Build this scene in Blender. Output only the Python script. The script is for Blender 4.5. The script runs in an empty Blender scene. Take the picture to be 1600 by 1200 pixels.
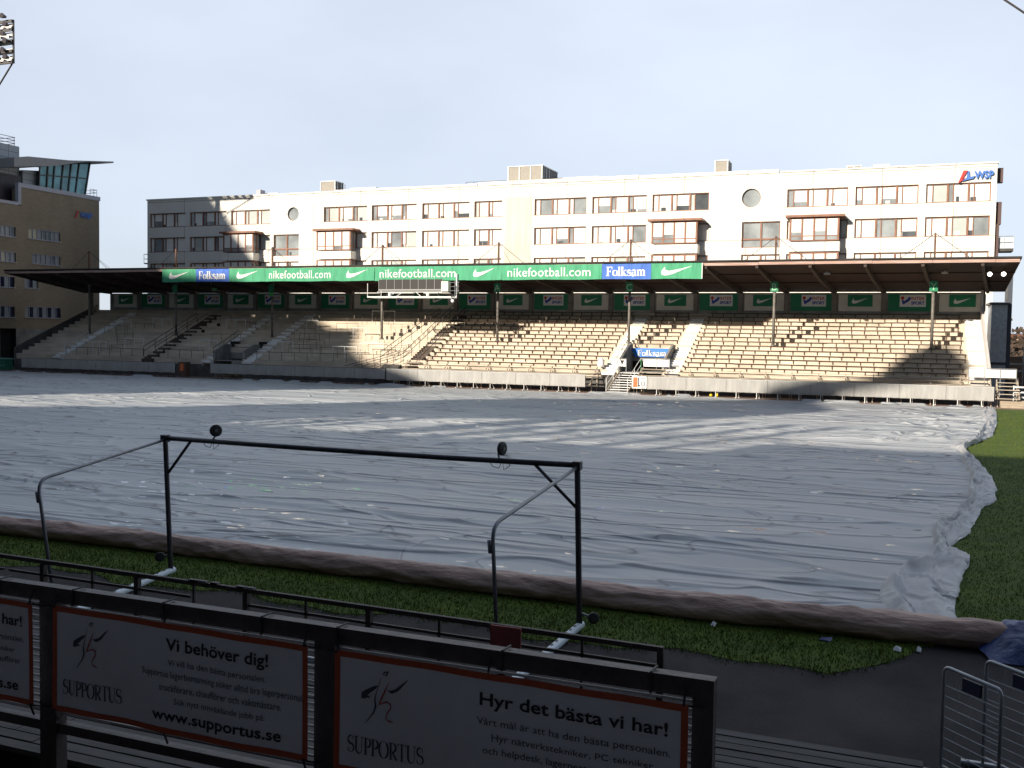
import bpy, math, random
import numpy as np
from mathutils import Vector, Matrix
random.seed(7)
rng = np.random.RandomState(11)
SC = bpy.context.scene
COL = SC.collection
# ------------------------------------------------------------------ camera, sky, sun, exposure
F_PX, PITCH, ROLL, YAW, CAM_H = 1550.8, 0.047793, 0.016133, 0.37692, 4.297
fw = Vector((-math.sin(YAW)*math.cos(PITCH), math.cos(YAW)*math.cos(PITCH), -math.sin(PITCH)))
rt = fw.cross(Vector((0, 0, 1))).normalized()
up = rt.cross(fw)
rt2 = rt*math.cos(ROLL) + up*math.sin(ROLL)
up2 = -rt*math.sin(ROLL) + up*math.cos(ROLL)
cam_d = bpy.data.cameras.new('camera')
cam = bpy.data.objects.new('camera', cam_d)
COL.objects.link(cam)
m = Matrix((rt2, up2, -fw)).transposed().to_4x4()
m.translation = (0, 0, CAM_H)
cam.matrix_world = m
cam_d.sensor_width = 36.0
cam_d.lens = F_PX/1600*36
cam_d.clip_start = 0.1
cam_d.clip_end = 3000
SC.camera = cam

TA, TZ = 0.424, 0.42           # the sunlight travels (TA, 1, -TZ)
SUN_EL = math.atan(TZ/math.hypot(1, TA))
SUN_AZ = math.atan2(TA, 1)
world = bpy.data.worlds.new('World')
SC.world = world
world.use_nodes = True
nt = world.node_tree
bg = nt.nodes['Background']
sky = nt.nodes.new('ShaderNodeTexSky')
sky.sky_type = 'NISHITA'
sky.sun_disc = False
sky.sun_elevation = SUN_EL
sky.sun_rotation = math.pi + SUN_AZ      # rotation 0 = +Y, clockwise; the sun stands behind the camera to the left
sky.air_density = 1.0; sky.dust_density = 0.5; sky.ozone_density = 1.5
tc = nt.nodes.new('ShaderNodeTexCoord')
mp = nt.nodes.new('ShaderNodeMapping'); mp.inputs['Scale'].default_value = (1.3, 1.3, 3.2)
cn = nt.nodes.new('ShaderNodeTexNoise'); cn.inputs['Scale'].default_value = 1.25; cn.inputs['Detail'].default_value = 5
cr = nt.nodes.new('ShaderNodeMapRange'); cr.inputs['From Min'].default_value = 0.36; cr.inputs['From Max'].default_value = 0.72
cr.inputs['To Min'].default_value = 0.72; cr.inputs['To Max'].default_value = 1.0
sp = nt.nodes.new('ShaderNodeSeparateXYZ'); vd = nt.nodes.new('ShaderNodeMapRange')     # the veil of cloud lies in the north, opposite the sun
vd.interpolation_type = 'SMOOTHSTEP'
vd.inputs['From Min'].default_value = -0.15; vd.inputs['From Max'].default_value = 0.75; vd.inputs['To Min'].default_value = 0.04; vd.inputs['To Max'].default_value = 0.92
vm = nt.nodes.new('ShaderNodeMath'); vm.operation = 'MULTIPLY'
mx = nt.nodes.new('ShaderNodeMix'); mx.data_type = 'RGBA'
mx.inputs['B'].default_value = (11.5, 12.75, 14.8, 1)         # thin veil of high cloud
nt.links.new(tc.outputs['Generated'], mp.inputs['Vector'])
nt.links.new(mp.outputs['Vector'], cn.inputs['Vector'])
nt.links.new(cn.outputs['Fac'], cr.inputs['Value'])
nt.links.new(tc.outputs['Generated'], sp.inputs['Vector']); nt.links.new(sp.outputs['Y'], vd.inputs['Value'])
nt.links.new(cr.outputs['Result'], vm.inputs[0]); nt.links.new(vd.outputs['Result'], vm.inputs[1])
nt.links.new(vm.outputs[0], mx.inputs['Factor'])
nt.links.new(sky.outputs['Color'], mx.inputs['A'])
nt.links.new(mx.outputs['Result'], bg.inputs['Color'])
bg.inputs['Strength'].default_value = 0.052
sun_d = bpy.data.lights.new('sun', 'SUN')
sun_d.energy = 5.0
sun_d.angle = math.radians(0.55)
sun_d.color = (1.0, 0.90, 0.75)
sun = bpy.data.objects.new('sun', sun_d)
COL.objects.link(sun)
sun.rotation_euler = Vector((TA, 1, -TZ)).to_track_quat('-Z', 'Y').to_euler()
SC.view_settings.view_transform = 'Standard'
SC.view_settings.look = 'None'
SC.view_settings.exposure = 0.5
SC.view_settings.gamma = 1.0
SC.view_settings.use_curve_mapping = False
SC.cycles.max_bounces = 6
SC.cycles.diffuse_bounces = 3
SC.cycles.glossy_bounces = 3

# ------------------------------------------------------------------ materials
MATS = {}
def mat(name, col, rough=0.7, var=0.0, vscale=3.0, col2=None, bump=0.0, bscale=8.0, metal=0.0, spec=0.5, stretch=(1, 1, 1), detail=4):
    if name in MATS: return MATS[name]
    M = bpy.data.materials.new(name); M.use_nodes = True
    n = M.node_tree; b = n.nodes['Principled BSDF']
    b.inputs['Base Color'].default_value = (*col, 1)
    b.inputs['Roughness'].default_value = rough
    b.inputs['Metallic'].default_value = metal
    b.inputs['Specular IOR Level'].default_value = spec
    if var or col2 or bump:
        t = n.nodes.new('ShaderNodeTexCoord'); mpp = n.nodes.new('ShaderNodeMapping')
        mpp.inputs['Scale'].default_value = stretch
        n.links.new(t.outputs['Object'], mpp.inputs['Vector'])
    if var or col2:
        z = n.nodes.new('ShaderNodeTexNoise'); z.inputs['Scale'].default_value = vscale; z.inputs['Detail'].default_value = detail
        n.links.new(mpp.outputs['Vector'], z.inputs['Vector'])
        r = n.nodes.new('ShaderNodeValToRGB')
        c2 = col2 if col2 else tuple(min(1, c*(1+var)) for c in col)
        c1 = col if col2 else tuple(c*(1-var) for c in col)
        r.color_ramp.elements[0].color = (*c1, 1); r.color_ramp.elements[0].position = 0.32
        r.color_ramp.elements[1].color = (*c2, 1); r.color_ramp.elements[1].position = 0.68
        n.links.new(z.outputs['Fac'], r.inputs['Fac'])
        n.links.new(r.outputs['Color'], b.inputs['Base Color'])
    if bump:
        z2 = n.nodes.new('ShaderNodeTexNoise'); z2.inputs['Scale'].default_value = bscale; z2.inputs['Detail'].default_value = 4
        n.links.new(mpp.outputs['Vector'], z2.inputs['Vector'])
        bb = n.nodes.new('ShaderNodeBump'); bb.inputs['Strength'].default_value = bump; bb.inputs['Distance'].default_value = 0.1
        n.links.new(z2.outputs['Fac'], bb.inputs['Height'])
        n.links.new(bb.outputs['Normal'], b.inputs['Normal'])
    MATS[name] = M
    return M

def panel_mat(name, col, line, pw, ph, mortar=0.012, var=0.06, rough=0.8, offset=0.0, off=(0, 0, 0), dirt=0.12):
    """panels or bricks on walls: X/Y run along the wall, Z up"""
    M = bpy.data.materials.new(name); M.use_nodes = True
    n = M.node_tree; b = n.nodes['Principled BSDF']; b.inputs['Roughness'].default_value = rough
    t = n.nodes.new('ShaderNodeTexCoord'); sx = n.nodes.new('ShaderNodeSeparateXYZ'); ad = n.nodes.new('ShaderNodeMath'); cx = n.nodes.new('ShaderNodeCombineXYZ')
    mp_ = n.nodes.new('ShaderNodeMapping'); mp_.inputs['Location'].default_value = off
    n.links.new(t.outputs['Object'], mp_.inputs['Vector']); n.links.new(mp_.outputs['Vector'], sx.inputs['Vector'])
    n.links.new(sx.outputs['X'], ad.inputs[0]); n.links.new(sx.outputs['Y'], ad.inputs[1])
    n.links.new(ad.outputs[0], cx.inputs['X']); n.links.new(sx.outputs['Z'], cx.inputs['Y'])
    br = n.nodes.new('ShaderNodeTexBrick'); br.offset = offset; br.squash = 1.0
    br.inputs['Scale'].default_value = 1.0; br.inputs['Brick Width'].default_value = pw; br.inputs['Row Height'].default_value = ph
    br.inputs['Mortar Size'].default_value = mortar; br.inputs['Mortar Smooth'].default_value = 0.1; br.inputs['Bias'].default_value = 0
    br.inputs['Color1'].default_value = (*[c*(1+var) for c in col], 1); br.inputs['Color2'].default_value = (*[c*(1-var) for c in col], 1)
    br.inputs['Mortar'].default_value = (*line, 1)
    n.links.new(cx.outputs['Vector'], br.inputs['Vector'])
    no = n.nodes.new('ShaderNodeTexNoise'); no.inputs['Scale'].default_value = 0.35; no.inputs['Detail'].default_value = 6
    st = n.nodes.new('ShaderNodeMapping'); st.inputs['Scale'].default_value = (1, 1, 0.35)
    n.links.new(t.outputs['Object'], st.inputs['Vector']); n.links.new(st.outputs['Vector'], no.inputs['Vector'])
    mr = n.nodes.new('ShaderNodeMapRange'); mr.inputs['From Min'].default_value = 0.35; mr.inputs['From Max'].default_value = 0.7
    mr.inputs['To Min'].default_value = 1.0; mr.inputs['To Max'].default_value = 1.0-dirt
    n.links.new(no.outputs['Fac'], mr.inputs['Value'])
    mu = n.nodes.new('ShaderNodeMix'); mu.data_type = 'RGBA'; mu.blend_type = 'MULTIPLY'; mu.inputs['Factor'].default_value = 1
    n.links.new(br.outputs['Color'], mu.inputs['A']); n.links.new(mr.outputs['Result'], mu.inputs['B'])
    n.links.new(mu.outputs['Result'], b.inputs['Base Color'])
    MATS[name] = M
    return M

def emit_mat(name, col, s):
    M = bpy.data.materials.new(name); M.use_nodes = True
    b = M.node_tree.nodes['Principled BSDF']
    b.inputs['Base Color'].default_value = (*col, 1); b.inputs['Emission Color'].default_value = (*col, 1); b.inputs['Emission Strength'].default_value = s
    return M

white_wall = panel_mat('white_concrete_panels', (0.80, 0.775, 0.72), (0.36, 0.34, 0.31), 6.23, 3.1, 0.035, 0.02, 0.75, 0.0, (89.3+3, 0, 1.35), 0.10)
ochre = panel_mat('ochre_brick', (0.32, 0.25, 0.175), (0.29, 0.235, 0.165), 0.5, 0.2, 0.010, 0.07, 0.9, 0.5, (0, 0, 0), 0.2)
cladding = panel_mat('grey_metal_cladding', (0.40, 0.43, 0.47), (0.16, 0.17, 0.19), 4.0, 0.75, 0.04, 0.05, 0.5, 0.0)
lavender = mat('grey_parapet_metal', (0.42, 0.41, 0.46), 0.5, 0.05)
brown_frame = mat('brown_window_wood', (0.26, 0.12, 0.075), 0.6, 0.2, 2)
blind = mat('pale_blind_behind_glass', (0.84, 0.83, 0.80), 0.12, 0.05, 0.5)
blind2 = mat('greenish_blind_behind_glass', (0.50, 0.54, 0.52), 0.10, 0.1, 0.5)
glass_dark = mat('dark_window_glass', (0.09, 0.10, 0.11), 0.04, 0.3, 0.8)
glass_mid = mat('grey_window_glass', (0.27, 0.295, 0.31), 0.05, 0.3, 0.6)
glass_teal = mat('teal_glass', (0.10, 0.24, 0.27), 0.05, 0.5, 0.4, metal=0.2)
concrete = mat('terrace_concrete', (0.70, 0.61, 0.49), 0.9, 0, 0.9, (0.48, 0.41, 0.33), 0.25, 6, stretch=(0.5, 1, 1.6), detail=8)
concrete_grey = mat('grey_concrete', (0.28, 0.27, 0.255), 0.9, 0.25, 1.2, bump=0.2)
concrete_dark = mat('old_dark_concrete', (0.10, 0.095, 0.09), 0.9, 0.3, 1.2)
white_paint = mat('white_painted_concrete', (0.82, 0.81, 0.79), 0.7, 0.04, 2)
white_metal = mat('white_painted_steel', (0.74, 0.74, 0.73), 0.45, 0.08, 3)
bench_wood = mat('brown_bench_wood', (0.075, 0.036, 0.024), 0.8, 0.35, 3, stretch=(0.4, 4, 4))
pale_wood = mat('weathered_pale_wood', (0.46, 0.39, 0.31), 0.85, 0.25, 2, stretch=(0.4, 4, 4))
dark_steel = mat('dark_steel', (0.055, 0.05, 0.048), 0.55, 0.25, 4)
column_steel = mat('grey_brown_column_paint', (0.16, 0.145, 0.13), 0.6, 0.25, 4)
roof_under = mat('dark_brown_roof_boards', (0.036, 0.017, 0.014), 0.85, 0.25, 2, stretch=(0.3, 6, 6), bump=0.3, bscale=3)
roof_top = mat('black_roof_felt', (0.04, 0.038, 0.036), 0.95, 0.2, 1)
fascia_mat = mat('weathered_pink_fascia', (0.52, 0.38, 0.33), 0.8, 0, 1.5, (0.36, 0.22, 0.18), stretch=(0.5, 2, 8), detail=8)
green_sign = mat('green_sign_paint', (0.012, 0.215, 0.10), 0.55, 0.06, 2)
green_cloth = mat('green_banner_cloth', (0.06, 0.34, 0.18), 0.7, 0.10, 1.2, bump=0.5, bscale=2.2, stretch=(2.5, 1, 0.5))
blue_cloth = mat('blue_banner_cloth', (0.06, 0.16, 0.55), 0.7, 0.10, 1.2, bump=0.5, bscale=2.2, stretch=(2.5, 1, 0.5))
blue_bright = mat('bright_blue_banner', (0.01, 0.17, 0.62), 0.6, 0.06)
letter_white = mat('white_lettering', (0.80, 0.80, 0.78), 0.7)
panel_white = mat('cream_wall_panel', (0.72, 0.68, 0.61), 0.8, 0.08, 1.5)
sign_white = mat('white_sign_board', (0.82, 0.81, 0.80), 0.6)
logo_red = mat('red_logo', (0.55, 0.03, 0.03), 0.6)
logo_blue = mat('blue_logo', (0.03, 0.06, 0.40), 0.6)
logo_blue2 = mat('bright_blue_logo', (0.05, 0.16, 0.50), 0.5)
cloth_grey = mat('grey_cover_cloth', (0.36, 0.355, 0.345), 0.75, 0.10, 1.0, bump=0.55, bscale=1.6, stretch=(2.2, 1, 0.6))
orange_mat = mat('orange_plastic', (0.65, 0.14, 0.04), 0.6, 0.1)
yellow_mat = mat('yellow_plastic', (0.75, 0.55, 0.02), 0.5)
goal_dark = mat('dark_weathered_goal_steel', (0.045, 0.043, 0.052), 0.4, 0.3, 5, metal=0.4)
goal_grey = mat('galvanised_goal_tube', (0.16, 0.17, 0.19), 0.4, 0.2, 5, metal=0.6)
goal_white = mat('white_goal_tube', (0.62, 0.70, 0.76), 0.4, 0.06, 3)
rubber = mat('black_rubber', (0.02, 0.02, 0.022), 0.6, 0.2)
fence_dark = mat('rusty_dark_fence_paint', (0.04, 0.03, 0.028), 0.6, 0.4, 8, bump=0.2)
beam_dark = mat('dark_steel_beam_paint', (0.045, 0.033, 0.035), 0.5, 0.35, 6, bump=0.15)
banner_white = mat('white_vinyl_banner', (0.74, 0.74, 0.79), 0.55, 0.06, 1.5, bump=0.25, bscale=1.5)
banner_orange = mat('orange_banner_edge', (0.46, 0.075, 0.022), 0.6)
letter_black = mat('black_lettering', (0.012, 0.012, 0.014), 0.7)
letter_grey = mat('slate_lettering', (0.06, 0.065, 0.085), 0.7)
deck_wood = mat('grey_deck_wood', (0.085, 0.08, 0.078), 0.9, 0.25, 3, stretch=(0.4, 4, 4))
red_board = mat('dull_red_board', (0.26, 0.055, 0.05), 0.7, 0.2)
galv = mat('galvanised_steel', (0.38, 0.39, 0.41), 0.4, 0.15, 5, metal=0.5)
blue_tarp = mat('blue_tarpaulin', (0.03, 0.06, 0.19), 0.45, 0.3, 3, bump=0.4)
roll_mat = mat('brown_translucent_roll', (0.54, 0.365, 0.30), 0.6, 0, 1.6, (0.36, 0.23, 0.185), 0.5, 5, stretch=(0.8, 2, 2), detail=6)
annex_mat = mat('blue_grey_metal', (0.46, 0.50, 0.57), 0.6, 0.15)
tan_box = mat('tan_louvre_metal', (0.30, 0.275, 0.24), 0.6, 0.08)
paper = mat('white_paper', (0.75, 0.76, 0.78), 0.6)
caster = mat('blocker_grey', (0.20, 0.195, 0.19), 0.9, 0.15, 0.3)  # for the unseen blockers added behind the camera
caster_in = mat('near_stand_timber', (0.15, 0.145, 0.15), 0.9, 0.15, 0.5)

# ------------------------------------------------------------------ mesh helpers
class MB:
    def __init__(s): s.v = []; s.f = []; s.m = []
    def add(s, vs, fs, m=0):
        o = len(s.v); s.v += [tuple(map(float, v)) for v in vs]
        for f in fs: s.f.append([i+o for i in f]); s.m.append(m)
        return s
    def box(s, x0, x1, y0, y1, z0, z1, m=0):
        return s.add([(x0, y0, z0), (x1, y0, z0), (x1, y1, z0), (x0, y1, z0), (x0, y0, z1), (x1, y0, z1), (x1, y1, z1), (x0, y1, z1)],
                     [(0, 3, 2, 1), (4, 5, 6, 7), (0, 1, 5, 4), (1, 2, 6, 5), (2, 3, 7, 6), (3, 0, 4, 7)], m)
    def bar(s, a, b, w, h=None, m=0):
        """rectangular bar from a to b"""
        h = h or w; a = Vector(a); b = Vector(b); d = (b-a).normalized()
        side = d.cross(Vector((0, 0, 1)))
        if side.length < 1e-3: side = Vector((1, 0, 0))
        side.normalize(); u = side.cross(d)
        vs = []
        for p in (a, b):
            for i, j in ((-1, -1), (1, -1), (1, 1), (-1, 1)): vs.append(p+side*(i*w/2)+u*(j*h/2))
        return s.add(vs, [(0, 1, 2, 3), (7, 6, 5, 4), (0, 4, 5, 1), (1, 5, 6, 2), (2, 6, 7, 3), (3, 7, 4, 0)], m)
    def tube(s, pts, r, n=8, m=0, cap=True):
        pts = [Vector(p) for p in pts]; rs = r if isinstance(r, (list, tuple)) else [r]*len(pts)
        rings = []; ref = None
        for i, p in enumerate(pts):
            if i == 0: d = pts[1]-p
            elif i == len(pts)-1: d = p-pts[i-1]
            else: d = (pts[i+1]-p).normalized()+(p-pts[i-1]).normalized()
            d.normalize()
            if ref is None:
                ref = d.cross(Vector((0, 0, 1)))
                if ref.length < 1e-3: ref = Vector((1, 0, 0))
            ref = (ref-d*ref.dot(d)).normalized(); u = d.cross(ref)
            rings.append([p+(ref*math.cos(2*math.pi*k/n)+u*math.sin(2*math.pi*k/n))*rs[i] for k in range(n)])
        vs = [v for q in rings for v in q]; fs = []
        for i in range(len(pts)-1):
            for k in range(n):
                a = i*n+k; b = i*n+(k+1) % n
                fs.append((a, b, b+n, a+n))
        if cap:
            fs.append(tuple(range(n))[::-1]); fs.append(tuple((len(pts)-1)*n+k for k in range(n)))
        return s.add(vs, fs, m)
    def prism(s, poly, y0, y1, m=0):
        """polygon in XZ extruded along Y"""
        n = len(poly)
        vs = [(x, y0, z) for x, z in poly]+[(x, y1, z) for x, z in poly]
        fs = [tuple(range(n)), tuple(range(2*n-1, n-1, -1))]+[(i, i+n, (i+1) % n+n, (i+1) % n) for i in range(n)]
        return s.add(vs, fs, m)
    def prismx(s, poly, x0, x1, m=0):
        """polygon in YZ extruded along X"""
        n = len(poly)
        vs = [(x0, y, z) for y, z in poly]+[(x1, y, z) for y, z in poly]
        fs = [tuple(range(n)), tuple(range(2*n-1, n-1, -1))]+[(i, i+n, (i+1) % n+n, (i+1) % n) for i in range(n)]
        return s.add(vs, fs, m)
    def ribbon(s, pts, ws, fr, th=0.006, m=0):
        """flat ribbon of varying width in the plane given by frame fr(x, y, depth)"""
        n = len(pts); L = []; Rr = []
        ws = ws if isinstance(ws, (list, tuple)) else [ws]*n
        for i in range(n):
            a = pts[max(0, i-1)]; b = pts[min(n-1, i+1)]
            dx, dy = b[0]-a[0], b[1]-a[1]; l = math.hypot(dx, dy) or 1
            nx, ny = -dy/l*ws[i]/2, dx/l*ws[i]/2
            L.append((pts[i][0]+nx, pts[i][1]+ny)); Rr.append((pts[i][0]-nx, pts[i][1]-ny))
        for i in range(n-1):
            q = [L[i], Rr[i], Rr[i+1], L[i+1]]
            s.add([fr(x, y, th) for x, y in q], [(0, 1, 2, 3)], m)
        return s
    def poly(s, pts, fr, th=0.006, m=0):
        return s.add([fr(x, y, th) for x, y in pts], [tuple(range(len(pts)))], m)

ROOT = {}
def obj(name, mb, mats, parent=None, smooth=False, fix=True):
    me = bpy.data.meshes.new(name)
    o0 = Vector((0, 0, 0)) if parent is None else ROOT[parent.name]
    me.from_pydata([(x-o0.x, y-o0.y, z-o0.z) for x, y, z in mb.v], [], mb.f)
    mats = mats if isinstance(mats, (list, tuple)) else [mats]
    for M in mats: me.materials.append(M)
    me.polygons.foreach_set('material_index', mb.m)
    if smooth: me.polygons.foreach_set('use_smooth', [True]*len(me.polygons))
    me.update()
    o = bpy.data.objects.new(name, me); COL.objects.link(o)
    if parent is not None: o.parent = parent
    ROOT[o.name] = o0
    return o
def tag(o, label=None, cat=None, group=None, kind=None):
    if label: o['label'] = label
    if cat: o['category'] = cat
    if group: o['group'] = group
    if kind: o['kind'] = kind
    return o
def thing(name, label, cat, loc, group=None):
    o = bpy.data.objects.new(name, None); COL.objects.link(o)
    o.location = loc; o.empty_display_size = 0.2
    ROOT[o.name] = Vector(loc)
    return tag(o, label, cat, group)
def single(name, mb, mats, label, cat, group=None, smooth=False):
    return tag(obj(name, mb, mats, None, smooth), label, cat, group)
def struct(name, mb, mats): return tag(obj(name, mb, mats), kind='structure')
def inst(src, parent, off, name=None):
    o = src.copy(); COL.objects.link(o); o.parent = parent; o.location = off
    ROOT[o.name] = ROOT[parent.name]
    return o
ORD = ['first', 'second', 'third', 'fourth', 'fifth', 'sixth', 'seventh', 'eighth', 'ninth', 'tenth', 'eleventh', 'twelfth', 'thirteenth',
       'fourteenth', 'fifteenth', 'sixteenth', 'seventeenth', 'eighteenth', 'nineteenth', 'twentieth', 'twenty-first', 'twenty-second', 'twenty-third', 'twenty-fourth']

# text from the built-in font, as plain geometry
_tc = {}
def text_geo(body, bold=0.0, space=1.0):
    k = (body, bold, space)
    if k in _tc: return _tc[k]
    c = bpy.data.curves.new('t', 'FONT'); c.body = body; c.offset = bold; c.space_character = space; c.resolution_u = 3
    o = bpy.data.objects.new('t', c); COL.objects.link(o)
    dg = bpy.context.evaluated_depsgraph_get()
    me = bpy.data.meshes.new_from_object(o.evaluated_get(dg))
    vs = np.array([v.co[:] for v in me.vertices]); fs = [tuple(p.vertices) for p in me.polygons]
    bpy.data.objects.remove(o); bpy.data.curves.remove(c); bpy.data.meshes.remove(me)
    vs[:, :2] -= vs[:, :2].min(0)
    _tc[k] = (vs, fs, vs[:, 0].max(), vs[:, 1].max())
    return _tc[k]
def put_text(mb, body, fr, x, y, w=None, h=None, bold=0.0, th=0.006, m=0, align='l', space=1.0):
    vs, fs, tw, thh = text_geo(body, bold, space)
    sx = w/tw if w else h/thh
    sy = h/thh if h else sx
    if not w: w = tw*sx
    x0 = x if align == 'l' else (x-w/2 if align == 'c' else x-w)
    mb.add([fr(x0+v[0]*sx, y+v[1]*sy, th) for v in vs], fs, m)
def frame_front(X0, Y0, Z0):
    """plane facing -Y with its lower-left corner at X0, Z0"""
    return lambda x, y, d: (X0+x, Y0-d, Z0+y)
def arc(cx, cy, rx, ry, a0, a1, n=10):
    return [(cx+rx*math.cos(math.radians(a0+(a1-a0)*i/n)), cy+ry*math.sin(math.radians(a0+(a1-a0)*i/n))) for i in range(n+1)]
# a small seriffed alphabet made of ribbons: width, strokes (points, widths)
def serif(ch, T, t):
    H = 1.0; x = 0.66; S = []
    def bar(x0, y0, x1, y1, w): S.append(([(x0, y0), (x1, y1)], w))
    def ser(cx, y, w=0.30): bar(cx-w/2, y, cx+w/2, y, t)
    if ch == 'S':
        p = arc(0.31, 0.74, 0.24, 0.24, 35, 270, 10)+arc(0.31, 0.26, 0.26, 0.25, 90, -150, 10)[1:]
        S.append((p, [t]*3+[T*0.8]*4+[T]*6+[T*0.8]*3+[t]*(len(p)-16))); bar(0.51, 0.72, 0.51, 0.96, t); bar(0.07, 0.05, 0.07, 0.28, t); return 0.62, S
    if ch == 'U':
        S.append(([(0.16, 1), (0.16, 0.3)]+arc(0.42, 0.28, 0.26, 0.27, 180, 360, 10)+[(0.68, 1)], [T]*5+[T*0.7]*3+[t]*20)); ser(0.16, 1-t/2); ser(0.68, 1-t/2, .24); return 0.84, S
    if ch == 'P':
        bar(0.17, 0, 0.17, 1, T); ser(0.17, t/2); ser(0.10, 1-t/2, .2); p = [(0.17, 0.98)]+arc(0.33, 0.72, 0.27, 0.26, 90, -90, 10)+[(0.17, 0.46)]
        S.append((p, [t]*3+[T*.7]+[T]*6+[T*.7]+[t]*20)); return 0.66, S
    if ch == 'O':
        S.append((arc(0.44, 0.5, 0.38, 0.5, 90, 450, 24), [t]*3+[T*.7]+[T]*6+[T*.7]+[t]*3+[T*.7]+[T]*7+[t]*10)); return 0.88, S
    if ch == 'R':
        w, s2 = serif('P', T, t); S += s2; S.append(([(0.32, 0.46), (0.62, 0.04), (0.74, 0.02)], [T*.8, T, t])); return 0.74, S
    if ch == 'T':
        bar(0.36, 0, 0.36, 1, T); ser(0.36, t/2); bar(0.03, 1-t/2, 0.69, 1-t/2, t); bar(0.04, 0.80, 0.04, 1, t); bar(0.68, 0.80, 0.68, 1, t); return 0.72, S
    if ch == 'F':
        bar(0.18, 0, 0.18, 1, T); ser(0.18, t/2, .36); bar(0.02, 1-t/2, 0.64, 1-t/2, t*1.2); bar(0.62, 0.70, 0.62, 1, t); bar(0.2, 0.5, 0.46, 0.5, t); bar(0.46, 0.36, 0.46, 0.64, t); return 0.66, S
    if ch == 'o':
        S.append((arc(0.30, x/2, 0.22, x/2-t/2, 90, 450, 20), [t]*2+[T*.8]+[T]*5+[T*.8]+[t]*3+[T*.8]+[T]*5+[t]*10)); return 0.58, S
    if ch == 'l':
        bar(0.17, 0, 0.17, 1, T); ser(0.17, t/2, .32); bar(0.02, 1-t/2, 0.17, 1-t/2, t); return 0.34, S
    if ch == 'k':
        bar(0.17, 0, 0.17, 1, T); ser(0.17, t/2, .30); bar(0.02, 1-t/2, 0.17, 1-t/2, t); bar(0.2, 0.3, 0.52, x-.02, t); bar(0.28, 0.36, 0.55, 0.02, T*.9); bar(0.42, x-t/2, 0.62, x-t/2, t); ser(0.54, t/2, .24); return 0.66, S
    if ch == 's':
        p = arc(0.24, 0.49, 0.16, 0.14, 40, 270, 8)+arc(0.24, 0.18, 0.17, 0.16, 90, -150, 8)[1:]
        S.append((p, [t]*2+[T*.8]*3+[T]*6+[T*.8]*2+[t]*10)); bar(0.38, 0.48, 0.38, 0.64, t); bar(0.06, 0.02, 0.06, 0.18, t); return 0.47, S
    if ch == 'a':
        S.append(([(0.08, 0.5)]+arc(0.24, 0.5, 0.16, 0.14, 150, 0, 6)+[(0.40, 0.1), (0.52, 0.03)], [T]+[t]*3+[T*.8]*3+[T]*8)); S.append((arc(0.22, 0.19, 0.16, 0.17, 70, 330, 10), [t]*3+[T]*6+[t]*4)); return 0.56, S
    if ch == 'm':
        for i, cx in enumerate((0.17, 0.48, 0.79)): bar(cx, 0, cx, x-.08, T); ser(cx, t/2, .28)
        bar(0.02, x-t/2, 0.17, x-t/2, t)
        for cx in (0.17, 0.48): S.append((arc(cx+.155, x-.2, 0.155, 0.17, 175, 5, 8), [t]*4+[T*.8]*6))
        return 0.96, S
    return 0.3, S
def put_serif(mb, word, fr, x, y, w, h, T=0.12, t=0.05, th=0.006, m=0):
    G = [serif(c, T, t) for c in word]; tw = sum(g[0] for g in G); sx = w/tw; cx = 0
    for gw, S in G:
        for pts, ws in S:
            ws = ws if isinstance(ws, (list, tuple)) else [ws]*len(pts)
            ws = (list(ws)+[ws[-1]]*len(pts))[:len(pts)]
            mb.ribbon([(x+(cx+a)*sx, y+b*h) for a, b in pts], [q*h for q in ws], fr, th, m)
        cx += gw
TICK = [(1, .42), (.80, .315), (.62, .215), (.45, .12), (.32, .055), (.20, .015), (.10, .0), (.035, .03), (0, .105), (.015, .20), (.06, .30), (.125, .395),
        (.115, .31), (.135, .25), (.19, .215), (.27, .21), (.42, .245), (.64, .305)]
def put_tick(mb, fr, x, y, w, h, th=0.006, m=0):
    a, b = TICK[:12], TICK[12:]
    P = lambda q: (x+q[0]*w, y+q[1]/.42*h)
    outer = [P(q) for q in a]; inner = [P(q) for q in b]
    # strip between the outer and the inner curve
    oc = outer[::-1]                       # top-left tip ... bulb ... right tip
    ic = [oc[0]]+inner+[oc[-1]]
    n = 24
    def res(c):
        d = [0]
        for i in range(1, len(c)): d.append(d[-1]+math.hypot(c[i][0]-c[i-1][0], c[i][1]-c[i-1][1]))
        t = [d[-1]*k/n for k in range(n+1)]
        return [(np.interp(q, d, [p[0] for p in c]), np.interp(q, d, [p[1] for p in c])) for q in t]
    A, B = res(oc), res(ic)
    for k in range(n):
        q = [A[k], A[k+1], B[k+1], B[k]]
        mb.add([fr(u, v, th) for u, v in q], [(0, 1, 2, 3)], m)
#PART2
# ================================================================== THE SETTING
asphalt = mat('worn_dark_asphalt', (0.050, 0.043, 0.044), 0.95, 0, 0.7, (0.010, 0.009, 0.011), 0.6, 70, detail=8)
grass_m = mat('short_lawn_grass', (0.090, 0.145, 0.003), 0.95, 0, 1.1, (0.048, 0.088, 0.003), 0.7, 30, detail=8)
dirt = mat('red_brown_running_track', (0.30, 0.19, 0.14), 0.9, 0, 0.8, (0.20, 0.14, 0.11), 0.3, 10, detail=8)
mb = MB(); mb.add([(-900, -300, 0), (900, -300, 0), (900, 1500, 0), (-900, 1500, 0)], [(0, 1, 2, 3)])
struct('ground', mb, asphalt)
edge = [(-110, 13.0)]
x = -60.0
while x < -0.6:
    edge.append((x, 13.25+0.16*math.sin(x*1.7)+0.10*math.sin(x*4.3+1)+max(0, (x+3)*0.12))); x += 0.4
edge += [(-0.2, 13.95), (0.15, 14.5), (0.35, 15.05), (0.6, 15.25), (1.5, 15.3), (40, 15.3)]
mb = MB(); vs = []
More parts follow.
